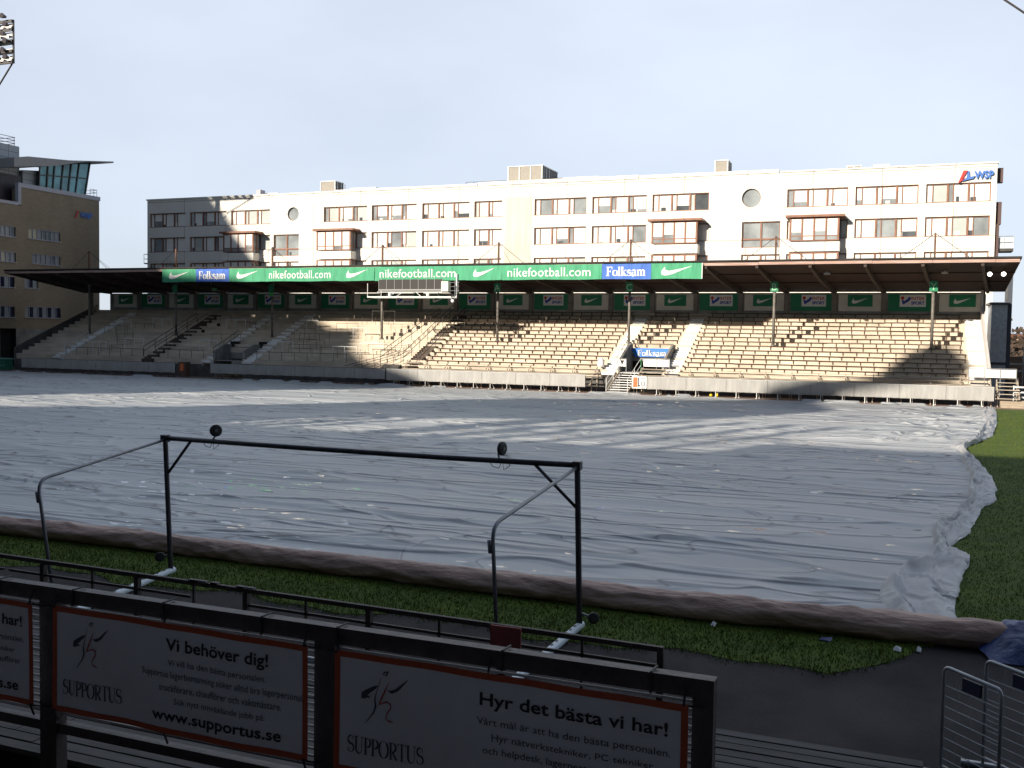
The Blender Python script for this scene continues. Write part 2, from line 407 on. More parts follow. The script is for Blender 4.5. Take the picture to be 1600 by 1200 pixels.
for ex, ey in edge: vs += [(ex, ey, 0.008), (ex, 73.0+0.12*math.sin(ex), 0.008)]
mb.add(vs, [(2*i, 2*i+2, 2*i+3, 2*i+1) for i in range(len(edge)-1)])
struct('lawn', mb, grass_m)
mb = MB(); mb.add([(-110, 72.6, 0.004), (40, 72.6, 0.004), (40, 77.3, 0.004), (-110, 77.3, 0.004)], [(0, 1, 2, 3)])
struct('track', mb, dirt)
# blades of grass where the lawn is near enough to show them
mb = MB(); rg = random.Random(21)
def blade(x, y, s):
    a = rg.uniform(0, math.pi); w = s*.16; lx, ly = rg.gauss(0, s*.35), rg.gauss(0, s*.35); h = s*rg.uniform(.6, 1.1)
    mb.add([(x-w*math.cos(a), y-w*math.sin(a), .006), (x+w*math.cos(a), y+w*math.sin(a), .006), (x+lx, y+ly, h)], [(0, 1, 2)], rg.choice((0, 0, 1, 2)))
ex_ = [e[0] for e in edge]; ey_ = [e[1] for e in edge]
for q in range(34000):
    x = rg.uniform(-19, .7); y = rg.uniform(12.9, 15.1); b_ = float(np.interp(x, ex_, ey_))
    if y < b_-.10+rg.random()*.12: continue
    if rg.random() < .25*math.sin(x*1.3)*math.sin(y*5+x): continue
    blade(x, y, rg.uniform(.035, .07))
for q in range(26000):
    y = 15.6+54*rg.random()**1.7; x = rg.uniform(.9, 2.6+(y-15)*.09)
    blade(x, y, rg.uniform(.03, .06)*(1+(y-15)*.012))
for q in range(900):      # ragged tufts out on the walkway side
    x = rg.uniform(-12, .6); y = float(np.interp(x, ex_, ey_))-abs(rg.gauss(0, .10)); blade(x, y, rg.uniform(.04, .08))
gm1 = mat('grass_blade_dark', (0.048, 0.092, 0.004), 0.9); gm2 = mat('grass_blade_mid', (0.088, 0.14, 0.004), 0.9); gm3 = mat('grass_blade_straw', (0.13, 0.13, 0.02), 0.9)
tag(obj('grass', mb, [gm1, gm2, gm3]), 'short green grass along the near touchline and right of the cover', 'grass', kind='stuff')
# far hill with houses to the right of the stand
hill_m = mat('wooded_hillside', (0.09, 0.062, 0.04), 0.95, 0, 0.09, (0.045, 0.05, 0.03), detail=8)
mb = MB(); N = 60; R_ = 16
for j in range(R_+1):
    for i in range(N+1):
        X = -200+600*i/N; Y = 330+j*22
        h = 9.5*math.sin(math.pi*min(1, j/9.0)/2)*(0.8+0.2*math.sin(X*0.03+1)+0.10*math.sin(X*0.11)) - 0.1
        mb.v.append((X, Y, h))
for j in range(R_):
    for i in range(N):
        a = j*(N+1)+i; mb.f.append((a, a+1, a+N+2, a+N+1)); mb.m.append(0)
tag(obj('hill', mb, hill_m, smooth=True), kind='structure')
# distant wood: many leaf-clump faces, nobody could count the trees
wood_m = mat('bare_winter_wood', (0.075, 0.05, 0.035), 0.95, 0.35, 0.3)
mb = MB()
for k in range(2600):
    X = random.uniform(16, 70); Y = random.uniform(300, 420); z0 = 0 if Y < 340 else min(9, (Y-335)*0.08)
    z = z0+abs(random.gauss(0, 1))*2.2; s = random.uniform(0.4, 1.3)
    d = Vector((random.gauss(0, 1), random.gauss(0, 1), random.gauss(0, 1))).normalized(); e = d.orthogonal().normalized(); f = d.cross(e)
    c = Vector((X, Y, z+0.3)); mb.add([c+e*s, c+f*s*.8, c-e*s*.7, c-f*s], [(0, 1, 2, 3)])
tag(obj('far_wood', mb, wood_m), 'brown bare wood on the far hillside right of the stand', 'wood', kind='stuff')
for i, (X, Y, z, w, c, lab) in enumerate(((31.5, 392, 4.6, 5, (0.5, 0.30, 0.22), 'small pale red house on the far hill nearest the stand'), (37.0, 399, 4.4, 7, (0.55, 0.42, 0.33), 'wider beige house on the far hill at the right picture edge'), (27, 398, 4.8, 4, (0.3, 0.27, 0.26), 'grey house on the far hill half hidden by the balcony'))):
    t = thing('hill_house', lab, 'house', (X, Y, z), 'houses on the far hill')
    b = MB(); b.box(X-w/2, X+w/2, Y-2, Y+2, z-2, z+2.0); obj('wall', b, mat('house_wall_%d' % i, c, 0.8), t)
    b = MB(); b.prism([(X-w/2-.3, z+2.0), (X+w/2+.3, z+2.0), (X+w/2-.8, z+3.6), (X-w/2+.8, z+3.6)], Y-2.3, Y+2.3); obj('roof', b, mat('house_roof', (0.16, 0.07, 0.05), 0.9), t)
    b = MB()
    for q in (-0.28, 0.05, 0.3): b.box(X+w*q-.3, X+w*q+.3, Y-2.05, Y-1.9, z+.2, z+1.3)
    obj('window', b, glass_dark, t)

# ================================================================== OFFICE BLOCK BEHIND THE STAND
BY = 100.0
R1 = [(-88.97, -83.39), (-82.75, -77.24), (-76.58, -70.95), (-63.5, -57.72), (-57.13, -51.40), (-50.7, -44.92), (-44.35, -41.05), (-37.33, -31.54), (-30.9, -25.1), (-24.5, -18.74), (-11.18, -5.57), (-4.9, 0.62), (1.27, 6.7)]
R2 = [(-88.97, -83.45), (-82.75, -77.23), (-76.95, -70.93), (-70.43, -66.89), (-63.55, -57.76), (-57.13, -51.40), (-50.7, -44.92), (-44.35, -41.05), (-37.33, -31.54), (-30.9, -25.1), (-24.46, -18.72), (-15.44, -11.75), (-11.14, -5.53), (-4.9, 0.62), (1.27, 6.7)]
BAY = {2: (-76.66, -72.48), 4: (-63.55, -59.19), 10: (-24.13, -19.68), 12: (-10.66, -6.28)}
TALL = (3, 11)
rects = [(a, b, 17.25, 18.98) for a, b in R1]
for i, (a, b) in enumerate(R2):
    rects.append((a, b, 13.4 if i in TALL else 14.15, 15.95))
rects += [(a, b, 11.0, 12.75) for a, b in R2]
XL, XR, ZT, BD = -89.35, 7.15, 20.62, 14.0
bld = thing('office_block', 'long white concrete office block with brown windows rising behind the stand', 'building', ((XL+XR)/2, BY, 0))
xs = sorted({XL, XR} | {q for r in rects for q in r[:2]}); zs = sorted({0.0, ZT} | {q for r in rects for q in r[2:]})
# round windows are cut in the two blank fields
def rw(cx, cz, r): return (cx-r-.25, cx+r+.25, cz-r-.25, cz+r+.25)
ROUND = [(-67.7, 18.32, 0.80), (-14.6, 18.28, 0.92)]
for c in ROUND:
    q = rw(*c); xs += q[:2]; zs += q[2:]
xs = sorted(set(xs)); zs = sorted(set(zs))
mb = MB()
holes = rects+[rw(*c) for c in ROUND]
for i in range(len(xs)-1):
    run = None
    for k in range(len(zs)-1):
        cx, cz = (xs[i]+xs[i+1])/2, (zs[k]+zs[k+1])/2
        if any(a < cx < b and c < cz < d for a, b, c, d in holes): continue
        mb.add([(xs[i], BY, zs[k]), (xs[i+1], BY, zs[k]), (xs[i+1], BY, zs[k+1]), (xs[i], BY, zs[k+1])], [(0, 1, 2, 3)])
D = 0.32
for a, b, c, d in rects:     # reveals
    mb.add([(a, BY, c), (b, BY, c), (b, BY+D, c), (a, BY+D, c)], [(0, 1, 2, 3)]); mb.add([(a, BY, d), (b, BY, d), (b, BY+D, d), (a, BY+D, d)], [(3, 2, 1, 0)])
    mb.add([(a, BY, c), (a, BY, d), (a, BY+D, d), (a, BY+D, c)], [(3, 2, 1, 0)]); mb.add([(b, BY, c), (b, BY, d), (b, BY+D, d), (b, BY+D, c)], [(0, 1, 2, 3)])
    mb.add([(a, BY+D+.05, c), (b, BY+D+.05, c), (b, BY+D+.05, d), (a, BY+D+.05, d)], [(0, 1, 2, 3)])
for cx, cz, r in ROUND:
    a, b, c, d = rw(cx, cz, r); n = 32
    ci = [(cx+r*math.cos(2*math.pi*k/n), cz+r*math.sin(2*math.pi*k/n)) for k in range(n)]
    sq = []
    for k in range(n):
        t_ = 2*math.pi*k/n; co, si = math.cos(t_), math.sin(t_); mm = max(abs(co), abs(si)); sq.append((cx+(r+.25)*co/mm, cz+(r+.25)*si/mm))
    for k in range(n):
        j = (k+1) % n
        mb.add([(ci[k][0], BY, ci[k][1]), (sq[k][0], BY, sq[k][1]), (sq[j][0], BY, sq[j][1]), (ci[j][0], BY, ci[j][1])], [(0, 1, 2, 3)])
        mb.add([(ci[k][0], BY, ci[k][1]), (ci[j][0], BY, ci[j][1]), (ci[j][0], BY+D, ci[j][1]), (ci[k][0], BY+D, ci[k][1])], [(0, 1, 2, 3)])
mb.add([(XL, BY, 0), (XL, BY+BD, 0), (XL, BY+BD, ZT), (XL, BY, ZT)], [(0, 1, 2, 3)])
mb.add([(XR, BY, 0), (XR, BY+BD, 0), (XR, BY+BD, ZT), (XR, BY, ZT)], [(3, 2, 1, 0)])
mb.add([(XL, BY+BD, 0), (XR, BY+BD, 0), (XR, BY+BD, ZT), (XL, BY+BD, ZT)], [(3, 2, 1, 0)])
obj('wall', mb, white_wall, bld)
mb = MB()      # parapet coping, slightly uneven in height like the photographed roofline
segs = [(-89.45, -62.0, 0.03), (-61.9, -44.0, 0.13), (-43.9, -26.0, 0.26), (-25.9, -12.0, 0.20), (-11.9, 7.25, 0.0)]
for a, b, h in segs: mb.box(a, b, BY-0.10, BY+0.5, ZT, ZT+0.14+h)
mb.box(-89.45, 7.25, BY+0.5, BY+BD+.1, ZT, ZT+.1)
for a, b, h in ((-60.4, -57.0, .42), (-34.4, -30.4, .5), (-3.4, -2.0, .36)): mb.box(a, b, BY+.6, BY+2, ZT+.1, ZT+.1+h)
obj('roof', mb, white_wall, bld)
stain = mat('stained_cream_concrete', (0.72, 0.67, 0.585), 0.8, 0, 0.8, (0.60, 0.535, 0.445), stretch=(1.6, 1, 0.25), detail=7)
pale_f = mat('pale_beige_concrete', (0.74, 0.71, 0.65), 0.8, 0.03, 0.5, stretch=(1.5, 1, 0.4))
for a, b, m_ in ((-40.75, -37.6, stain),):
    f = MB()
    for z0, z1 in ((0, 10.1), (10.14, 13.2), (13.24, 16.35), (16.39, 19.3)): f.box(a, b, BY-.03, BY-.002, z0, z1)
    obj('blank_panel', f, m_, bld)
for a, b in ((-70.6, -63.8), (-18.4, -11.5)):
    for z0, z1, xa, xb in ((16.2, 17.25, a, b), (19.4, 20.4, a, b)):
        f = MB(); f.box(xa, xb, BY-.025, BY-.002, z0, z1); obj('blank_panel', f, pale_f, bld)
# thin protruding sills between piers: shadow joints of the precast panels
for i in range(len(R2)):
    a, b = R2[i]
    if i in TALL: continue
    mb = MB(); mb.box(a-.30, a-.20, BY-.035, BY+.01, 13.1, 14.15); mb.box(a-.30, b+.1, BY-.05, BY+.01, 13.02, 13.10)
    obj('panel_ledge', mb, white_wall, bld)
PM = [blind, blind2, glass_dark, glass_mid]
def window(a, b, c, d, y, npan=3, side=True, seed=0, par=bld, tall=False):
    rnd = random.Random(seed)
    f = MB(); g = MB(); t = 0.10; y0 = y-0.10; y1 = y+0.06
    f.box(a, b, y0, y1, d-t, d); f.box(a, b, y0, y1, c, c+t*.8); f.box(a, a+t, y0, y1, c+t*.8, d-t); f.box(b-t, b, y0, y1, c+t*.8, d-t)
    w = (b-a-2*t)/npan
    for i in range(npan):
        xa = a+t+i*w; xb = xa+w
        if i: f.box(xa-.085, xa+.085, y0-.01, y1, c+t*.8, d-t)
        spl = [(xa, xb)]
        if side:
            xm = xa+w*.27; f.box(xm-.045, xm+.045, y0+.02, y1, c+t*.8, d-t); spl = [(xa, xm), (xm, xb)]
        for k, (p, q) in enumerate(spl):
            u = rnd.random(); zb, zt = c+.05, d-.05
            if tall: zs_ = [(zb, zt, 3)]
            elif u < 0.58: zs_ = [(zb, zt, 0)]
            elif u < 0.72: zs_ = [(zb, zt, 1)]
            elif u < 0.90:
                zm = zb+(zt-zb)*rnd.choice((.18, .28, .3, .45)); zs_ = [(zb, zm, rnd.choice((2, 3))), (zm, zt, 0)]
            elif u < .985: zs_ = [(zb, zt, 3)]
            else: zs_ = [(zb, zt, 2)]
            for z0, z1, mi in zs_: g.add([(p, y, z0), (q, y, z0), (q, y, z1), (p, y, z1)], [(0, 1, 2, 3)], mi)
            if rnd.random() < .35: g.box(p+.1+rnd.random()*.3, p+.35+rnd.random()*.4, y-.02, y-.01, c+.10, c+.10+.15+rnd.random()*.3, rnd.choice((0, 1, 2)))
    if tall:
        f.box(a, b, y0, y1, c+(d-c)*.30, c+(d-c)*.36)
    fo = obj('window', f, brown_frame, par); obj('pane', g, PM, fo); return fo
k = 0
for a, b in R1:
    window(a, b, 17.25, 18.98, BY+D-.05, 2 if b-a < 4 else 3, seed=100+k); k += 1
mbs = MB()
for i, (a, b) in enumerate(R2):
    if i in TALL:
        window(a, b, 13.4, 15.95, BY+D-.05, 2, False, seed=200+i, tall=True)
    elif i not in BAY: window(a, b, 14.15, 15.95, BY+D-.05, 2 if b-a < 4 else 3, seed=200+i)
    if i not in BAY: window(a, b, 11.0, 12.75, BY+D-.05, 2 if b-a < 4 else 3, seed=300+i)
for i, (a, b) in BAY.items():           # projecting bay windows
    P = 1.25; wa, wb = R2[i]
    window(wa, wb, 14.15, 15.95, BY+D-.05, 3, seed=400+i); window(wa, wb, 11.0, 12.75, BY+D-.05, 3, seed=420+i)
    f = MB(); g = MB(); s = MB()
    for z0, z1 in ((13.85, 16.05), (10.6, 12.75)):
        n = 4; w = (b-a)/n
        for q in range(n+1): f.box(a+q*w-.09, a+q*w+.09, BY-P-.04, BY-P+.12, z0, z1)
        f.box(a-.09, b+.09, BY-P-.02, BY-P+.10, z1-.12, z1); f.box(a-.09, b+.09, BY-P-.02, BY-P+.10, z0+.42, z0+.52)
        f.box(a-.09, b+.09, BY-P-.02, BY-P+.10, z0, z0+.10)
        f.box(b-.02, b+.06, BY-P+.13, BY-.01, z1-.12, z1); f.box(b-.02, b+.06, BY-P+.13, BY-.01, z0+.42, z0+.52); f.box(b-.02, b+.06, BY-P+.6, BY-P+.72, z0, z1)
        rnd = random.Random(i)
        for q in range(n):
            zl = z0+.5+(rnd.random()*.5 if rnd.random() < .6 else 0)
            g.add([(a+q*w, BY-P, z0), (a+q*w+w, BY-P, z0), (a+q*w+w, BY-P, zl), (a+q*w, BY-P, zl)], [(0, 1, 2, 3)], 0 if rnd.random() < .5 else 3)
            g.add([(a+q*w, BY-P, zl), (a+q*w+w, BY-P, zl), (a+q*w+w, BY-P, z1), (a+q*w, BY-P, z1)], [(0, 1, 2, 3)], 0)
        g.add([(b, BY-P, z0), (b, BY, z0), (b, BY, z1), (b, BY-P, z1)], [(0, 1, 2, 3)], 3); g.add([(a, BY-P, z0), (a, BY, z0), (a, BY, z1), (a, BY-P, z1)], [(3, 2, 1, 0)], 3)
    s.box(a-.15, b+.15, BY-P-.12, BY-.01, 12.85, 13.75)
    f.box(a-.45, b+.55, BY-P-.35, BY+.0, 16.08, 16.30)
    fo = obj('bay_window', f, brown_frame, bld); obj('pane', g, PM, fo); obj('apron', s, white_wall, fo)
for cx, cz, r in ROUND:
    f = MB(); n = 32
    f.tube([(cx+r*.97*math.cos(2*math.pi*q/n), BY+.22, cz+r*.97*math.sin(2*math.pi*q/n)) for q in range(n+1)], .06, 6)
    fo = obj('round_window', f, mat('dull_brown_ring', (0.25, 0.18, 0.15), 0.6), bld)
    g = MB(); g.add([(cx+r*math.cos(2*math.pi*q/n), BY+.24, cz+r*math.sin(2*math.pi*q/n)) for q in range(n)], [tuple(range(n))]); obj('pane', g, glass_mid, fo)
def roof_box(a, b, z1, n, y0=BY+1.0, dep=3.0):
    f = MB(); z0 = ZT+.1
    f.box(a, b, y0, y0+dep, z0, z1-.08)
    w = (b-a)/n
    for q in range(n+1): f.box(a+q*w-.05, a+q*w+.05, y0-.06, y0, z0, z1-.08, 1)
    f.box(a-.06, b+.06, y0-.07, y0+dep+.06, z1-.08, z1, 1); f.box(b, b+.05, y0-.07, y0+.06, z0, z1-.08, 1)
    f.box(b, b+.02, y0+.06, y0+dep, z0, z1-.08, 2)
    for q in range(3): f.box(b, b+.05, y0+.4+q*.85, y0+.48+q*.85, z0, z1-.08, 1)
    obj('roof_vent_box', f, [tan_box, white_metal, dark_steel], bld)
roof_box(-64.55, -62.6, 22.15, 1, dep=1.8); roof_box(-40.8, -36.9, 22.75, 3, dep=5.0); roof_box(-18.4, -17.15, 22.3, 1, dep=2.0)
roof_box(-5.8, -4.5, 21.15, 2, dep=1.2); roof_box(-23.0, -21.3, 21.12, 2, dep=1.2); roof_box(-72.4, -70.6, 21.05, 1, dep=1.5)
f = MB(); f.box(-37.6, -35.6, BY+7, BY+11, ZT, 22.0); f.box(-37.9, -35.2, BY+6.6, BY+11.4, 22.0, 22.2); obj('roof_hut', f, mat('brown_roof_hut', (0.16, 0.10, 0.07), 0.8), bld)
f = MB()
for z in (20.98, 21.24): f.tube([(-45.8, BY+.9, z), (-41.0, BY+.9, z)], .022, 5)
for q in range(6): f.tube([(-45.8+q*.96, BY+.9, 20.7), (-45.8+q*.96, BY+.9, 21.24)], .022, 5)
obj('roof_railing', f, dark_steel, bld)
f = MB()
f.box(-72.9, -72.3, BY-.04, BY+.9, 20.5, 21.35, 0); obj('roof_hatch', f, lavender, bld)
f = MB(); f.box(XR, XR+.55, BY+.8, BY+1.5, 19.0, 20.3); f.prismx([(BY+.5, 15.2), (BY+1.6, 15.2), (BY+.9, 17.2), (BY+.5, 17.2)], XR, XR+.5)
f.box(XR, XR+.35, BY+.3, BY+1.0, 11, 15.2); obj('end_canopy', f, mat('dark_brown_metal', (0.09, 0.05, 0.045), 0.6), bld)
for z, L in ((13.0, 1.6), (6.7, 1.5)):
    f = MB(); f.box(XR, XR+L, BY+.6, BY+2.6, z-.25, z, 0)
    for zz in (z+.55, z+1.1): f.tube([(XR, BY+.62, zz), (XR+L, BY+.62, zz), (XR+L, BY+2.6, zz)], .03, 5, 1)
    for q in (0, .5, 1): f.tube([(XR+L*q, BY+.62, z), (XR+L*q, BY+.62, z+1.1)], .03, 5, 1)
    f.add([(XR, BY+.66, z), (XR+L, BY+.66, z), (XR+L, BY+.66, z+1.0), (XR, BY+.66, z+1.0)], [(0, 1, 2, 3)], 2)
    obj('balcony', f, [dark_steel, galv, mat('pale_balcony_glass', (0.55, 0.62, 0.66), 0.2)], bld)
f = MB(); f.box(XL-1.1, XL, BY+.6, BY+2, 12.75, 12.9)
for zz in (13.4, 14.0): f.tube([(XL, BY+.62, zz), (XL-1.1, BY+.62, zz), (XL-1.1, BY+2, zz)], .03, 5)
f.tube([(XL-1.1, BY+.62, 12.9), (XL-1.1, BY+.62, 14.0)], .03, 5); f.tube([(XL-.1, BY+.62, 12.9), (XL-.1, BY+.62, 14.0)], .03, 5)
obj('balcony', f, galv, bld)
# letters on the facade
sg = thing('rooftop_sign', 'red and blue emblem with blue three-letter sign high on the white office block', 'sign', (5.3, BY-.1, 19.05))
fr = frame_front(3.9, BY-.12, 19.02); f = MB()
f.prism([(3.95, 19.0), (4.35, 20.05), (4.72, 20.05), (4.22, 19.22), (4.6, 19.42), (4.05, 18.98)], BY-.2, BY-.05); obj('emblem', f, logo_red, sg)
f = MB(); f.prism([(4.85, 20.0), (4.9, 19.45), (5.35, 19.55), (5.2, 19.3), (4.3, 19.1), (4.62, 19.4), (4.72, 19.98)], BY-.21, BY-.04); obj('emblem', f, logo_blue2, sg)
f = MB(); put_text(f, 'WSP', fr, 1.35, .22, w=1.62, h=.74, bold=.045, th=.10)
for v in list(f.v): pass
obj('lettering', f, logo_blue2, sg)
an = thing('stair_tower', 'blue grey metal stair tower standing beside the right end of the stand', 'tower', (7.2, 93, 0))
f = MB(); f.box(6.55, 7.75, 92, 96, 0, 7.6); obj('wall', f, annex_mat, an)
f = MB(); f.box(7.75, 8.1, 92.3, 95, 0, 11.0); f.box(6.4, 7.9, 91.8, 96.2, 7.6, 7.8); f.box(6.5, 7.8, 91.9, 92.0, 2.6, 2.8); obj('frame', f, mat('dark_blue_steel', (0.05, 0.06, 0.08), 0.6), an)
#PART3
# ================================================================== YELLOW OFFICE BUILDING (left, behind the stand's end)
YX = -95.0
yb = thing('brick_office', 'ochre brick office building with metal penthouse and glazed corner at the left edge', 'building', (-103, 84, 0))
wins = [(70, 82.9, 14.6, 15.75, 0), (70, 82.9, 11.75, 12.85, 0)]
f = MB()
strips = [(76.0, 85.1, 14.75, 15.9), (86.9, 91.55, 14.8, 15.95), (76.0, 85.1, 11.9, 13.0), (87.4, 91.55, 11.95, 13.05),
          (76.0, 84.9, 9.0, 10.2), (86.3, 88.2, 9.05, 10.25), (76.0, 84.9, 5.6, 6.85), (86.3, 91.55, 5.65, 6.9)]
ys = sorted({60.0, 97.78, 85.9, 84.2, 85.05} | {q for s in strips for q in s[:2]}); zz = sorted({0, 4.3, 18.4, 20.5} | {q for s in strips for q in s[2:]})
base = MB()
for i in range(len(ys)-1):
    for k in range(len(zz)-1):
        cy, cz = (ys[i]+ys[i+1])/2, (zz[k]+zz[k+1])/2
        if any(a < cy < b and c < cz < d for a, b, c, d in strips): continue
        if cy < 85.9 and cz > 18.4: continue
        if cz < 4.3 and cy < 85.05 and cz > 0.3: continue
        (base if cz < 4.3 else f).add([(YX, ys[i], zz[k]), (YX, ys[i+1], zz[k]), (YX, ys[i+1], zz[k+1]), (YX, ys[i], zz[k+1])], [(0, 1, 2, 3)])
f.box(YX-16, YX-.3, 60, 97.78, 4.3, 18.3); f.box(YX-16, YX-.3, 85.9, 97.7, 18.3, 20.4)
f.add([(YX, 97.78, 0), (YX-.3, 97.78, 0), (YX-.3, 97.78, 20.5), (YX, 97.78, 20.5)], [(0, 1, 2, 3)])
obj('wall', f, ochre, yb); obj('plinth', base, concrete_grey, yb)
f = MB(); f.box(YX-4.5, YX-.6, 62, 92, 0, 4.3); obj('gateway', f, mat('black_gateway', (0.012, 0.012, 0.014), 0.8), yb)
rnd = random.Random(3)
for j, (a, b, c, d) in enumerate(strips):
    f = MB(); g = MB(); f.box(YX-.02, YX+.10, a-.05, b+.1, c-.10, c); f.box(YX-.2, YX-.02, a, b, d-.06, d)
    n = max(3, int((b-a)/0.62)); w = (b-a)/n
    for q in range(n):
        if q: f.box(YX-.18, YX-.03, a+q*w-.03, a+q*w+.03, c, d-.06)
        mi = rnd.choice((0, 0, 1, 1, 3)) if j < 4 else (2 if q % 2 else 1)
        g.add([(YX-.15, a+q*w, c), (YX-.15, a+q*w+w, c), (YX-.15, a+q*w+w, d), (YX-.15, a+q*w, d)], [(0, 1, 2, 3)], mi)
    fo = obj('window_strip', f, lavender, yb)
    obj('pane', g, [mat('cream_blind', (0.62, 0.56, 0.42), 0.3), mat('grey_blind', (0.36, 0.37, 0.39), 0.3), mat('blue_dark_pane', (0.02, 0.022, 0.05), 0.06), glass_mid], fo)  # pane colours: cream, grey, dark blue, mid grey
f = MB(); f.box(YX-.4, YX+.08, 85.85, 97.9, 20.5, 21.0); f.box(YX-.4, YX+.08, 85.45, 85.85, 18.5, 21.0); f.box(YX-.4, YX+.08, 60, 85.45, 18.4, 18.75); obj('parapet', f, lavender, yb)
f = MB(); f.box(-108, -97, 66, 87.5, 18.3, 25.5); f.prismx([(87.5, 18.3), (90.5, 18.3), (90.9, 23.2), (87.5, 22.8)], -106, -96.5); obj('penthouse', f, cladding, yb)
f = MB(); f.box(-96.52, -96.40, 84.3, 87.2, 19.0, 22.0); obj('door', f, mat('dark_terrace_door', (0.03, 0.022, 0.03), 0.5), yb)
# glazed corner, canted outwards
f = MB(); g = MB()
y0, y1, z0, z1 = 89.3, 96.4, 20.9, 24.4
def gy(u, z): return (y0+(z-z0)*0.06)+(u*((y1-y0)+(z-z0)*0.14))
cols = [0, .16, .29, .46, .62, .78, 1.0]; rowz = [z0-.6, 22.3, 23.2, z1+.5]
def zt_(u): return 23.45+u*1.75
g.add([(-96, gy(0, z0-.6), z0-.6), (-96, gy(1, z0-.6), z0-.6), (-96, gy(1, zt_(1)), zt_(1)), (-96, gy(0, zt_(0)), zt_(0))], [(0, 1, 2, 3)])
g.add([(-96, gy(1, z0-.6), z0-.6), (-104, gy(1, z0-.6), z0-.6), (-104, gy(1, zt_(1)), zt_(1)), (-96, gy(1, zt_(1)), zt_(1))], [(0, 1, 2, 3)])
for u in cols: f.bar((-95.95, gy(u, z0-.6), z0-.6), (-95.95, gy(u, zt_(u)), zt_(u)), .14)
f.bar((-95.95, gy(0, 22.5), 22.5), (-95.95, gy(1, 23.2), 23.2), .12)
fo = obj('glazed_corner', f, dark_steel, yb); obj('pane', g, glass_teal, fo)
f = MB(); th = [(-94, 84.1, 22.4, 23.5), (-94, 86.2, 23.2, 23.95), (-94, 99.2, 25.35, 25.65)]
# wing roof: a wedge tapering to a thin tip
pts = [(84.1, 22.5), (84.1, 23.55), (86.0, 23.98), (92, 24.55), (99.2, 25.62), (99.2, 25.42), (95.2, 24.95), (89.5, 23.45)]
f.prismx(pts, -106, -94); obj('wing_roof', f, mat('grey_wing_roof', (0.30, 0.29, 0.29), 0.5, 0.06), yb)
f = MB()
for z in (25.75, 26.1, 26.45): f.tube([(-97, 70, z), (-97, 86.9, z), (-103, 86.9, z)], .04, 5)
for q in range(9): f.tube([(-97, 70+q*2.1, 25.4), (-97, 70+q*2.1, 26.45)], .04, 5)
obj('roof_railing', f, galv, yb)
f = MB()
for z in (21.5, 21.85): f.tube([(-95.3, 96.6, z), (-95.3, 97.7, z), (-100, 97.7, z)], .03, 5)
for q in (96.6, 97.2, 97.7): f.tube([(-95.3, q, 20.9), (-95.3, q, 21.85)], .03, 5)
obj('terrace_railing', f, galv, yb)
sg = thing('facade_sign', 'small red and blue three-letter sign on the ochre brick wall', 'sign', (-94.9, 95, 17.9))
fy = lambda x, y, d: (YX+.05+d, 93.7+x, 17.85+y)
f = MB(); f.poly([(0, .05), (.45, 1.0), (.75, 1.0), (.35, .3), (.6, .35)], fy, .05); obj('emblem', f, logo_red, sg)
f = MB(); put_text(f, 'WSP', fy, .85, .18, w=2.0, h=.75, bold=.05, th=.05); obj('lettering', f, logo_blue2, sg)

# ================================================================== FLOODLIGHT MAST (its lamp head shows at the top left)
fm = thing('floodlight_mast', 'tall floodlight mast with rows of round lamps at the top left edge', 'floodlight', (-88.5, 76.5, 0))
f = MB(); f.tube([(-88.5, 76.5, 0), (-88.5, 76.5, 36)], [.6, .28], 12); obj('mast', f, dark_steel, fm)
f = MB()
for z in (30.9, 32.0, 33.0, 34.1, 34.95): f.box(-92, -83.95, 74.9, 75.05, z-.14, z+.14)
for xx in (-92, -88, -86.05, -83.95): f.box(xx-.07, xx+.07, 75.05, 75.2, 30.8, 35.1)
f.bar((-84.1, 75.1, 30.8), (-88.5, 76.4, 28.0), .12); f.bar((-91.9, 75.1, 30.8), (-88.5, 76.4, 28.0), .12)
f.box(-92, -85.2, 75.3, 76.0, 31.3, 31.4); f.box(-92, -85.2, 75.3, 76.0, 33.2, 33.3); obj('frame', f, dark_steel, fm)
f = MB()
for r in range(5):
    z = 31.35+[0, .72, 1.62, 2.32, 3.2][r]
    f.box(-92, -84.0, 75.25, 75.3, z-.26, z+.26)
obj('reflector_panel', f, white_metal, fm)
lm = None
for r in range(6):
    z = 31.35+[0, .72, 1.62, 2.32, 3.2, 4.05][r]
    for q in range(7):
        xx = -84.4-q*1.1-(.35 if r % 2 else 0)
        if lm is None:
            b = MB(); b.tube([(xx, 74.95, z), (xx, 74.5, z), (xx, 74.42, z)], [.12, .26, .27], 12); lm = obj('lamp', b, mat('dark_lamp_glass', (0.06, 0.05, 0.055), 0.2), fm); l0 = (xx, z)
        else: inst(lm, fm, (xx-l0[0], 0, z-l0[1]))
f = MB(); f.tube([(-8, 20, 18.12), (1.44, 20, 10.45), (12, 20, 1.87)], .02, 5)
single('overhead_cable', f, dark_steel, 'thin dark cable crossing the sky at the top right corner', 'cable')
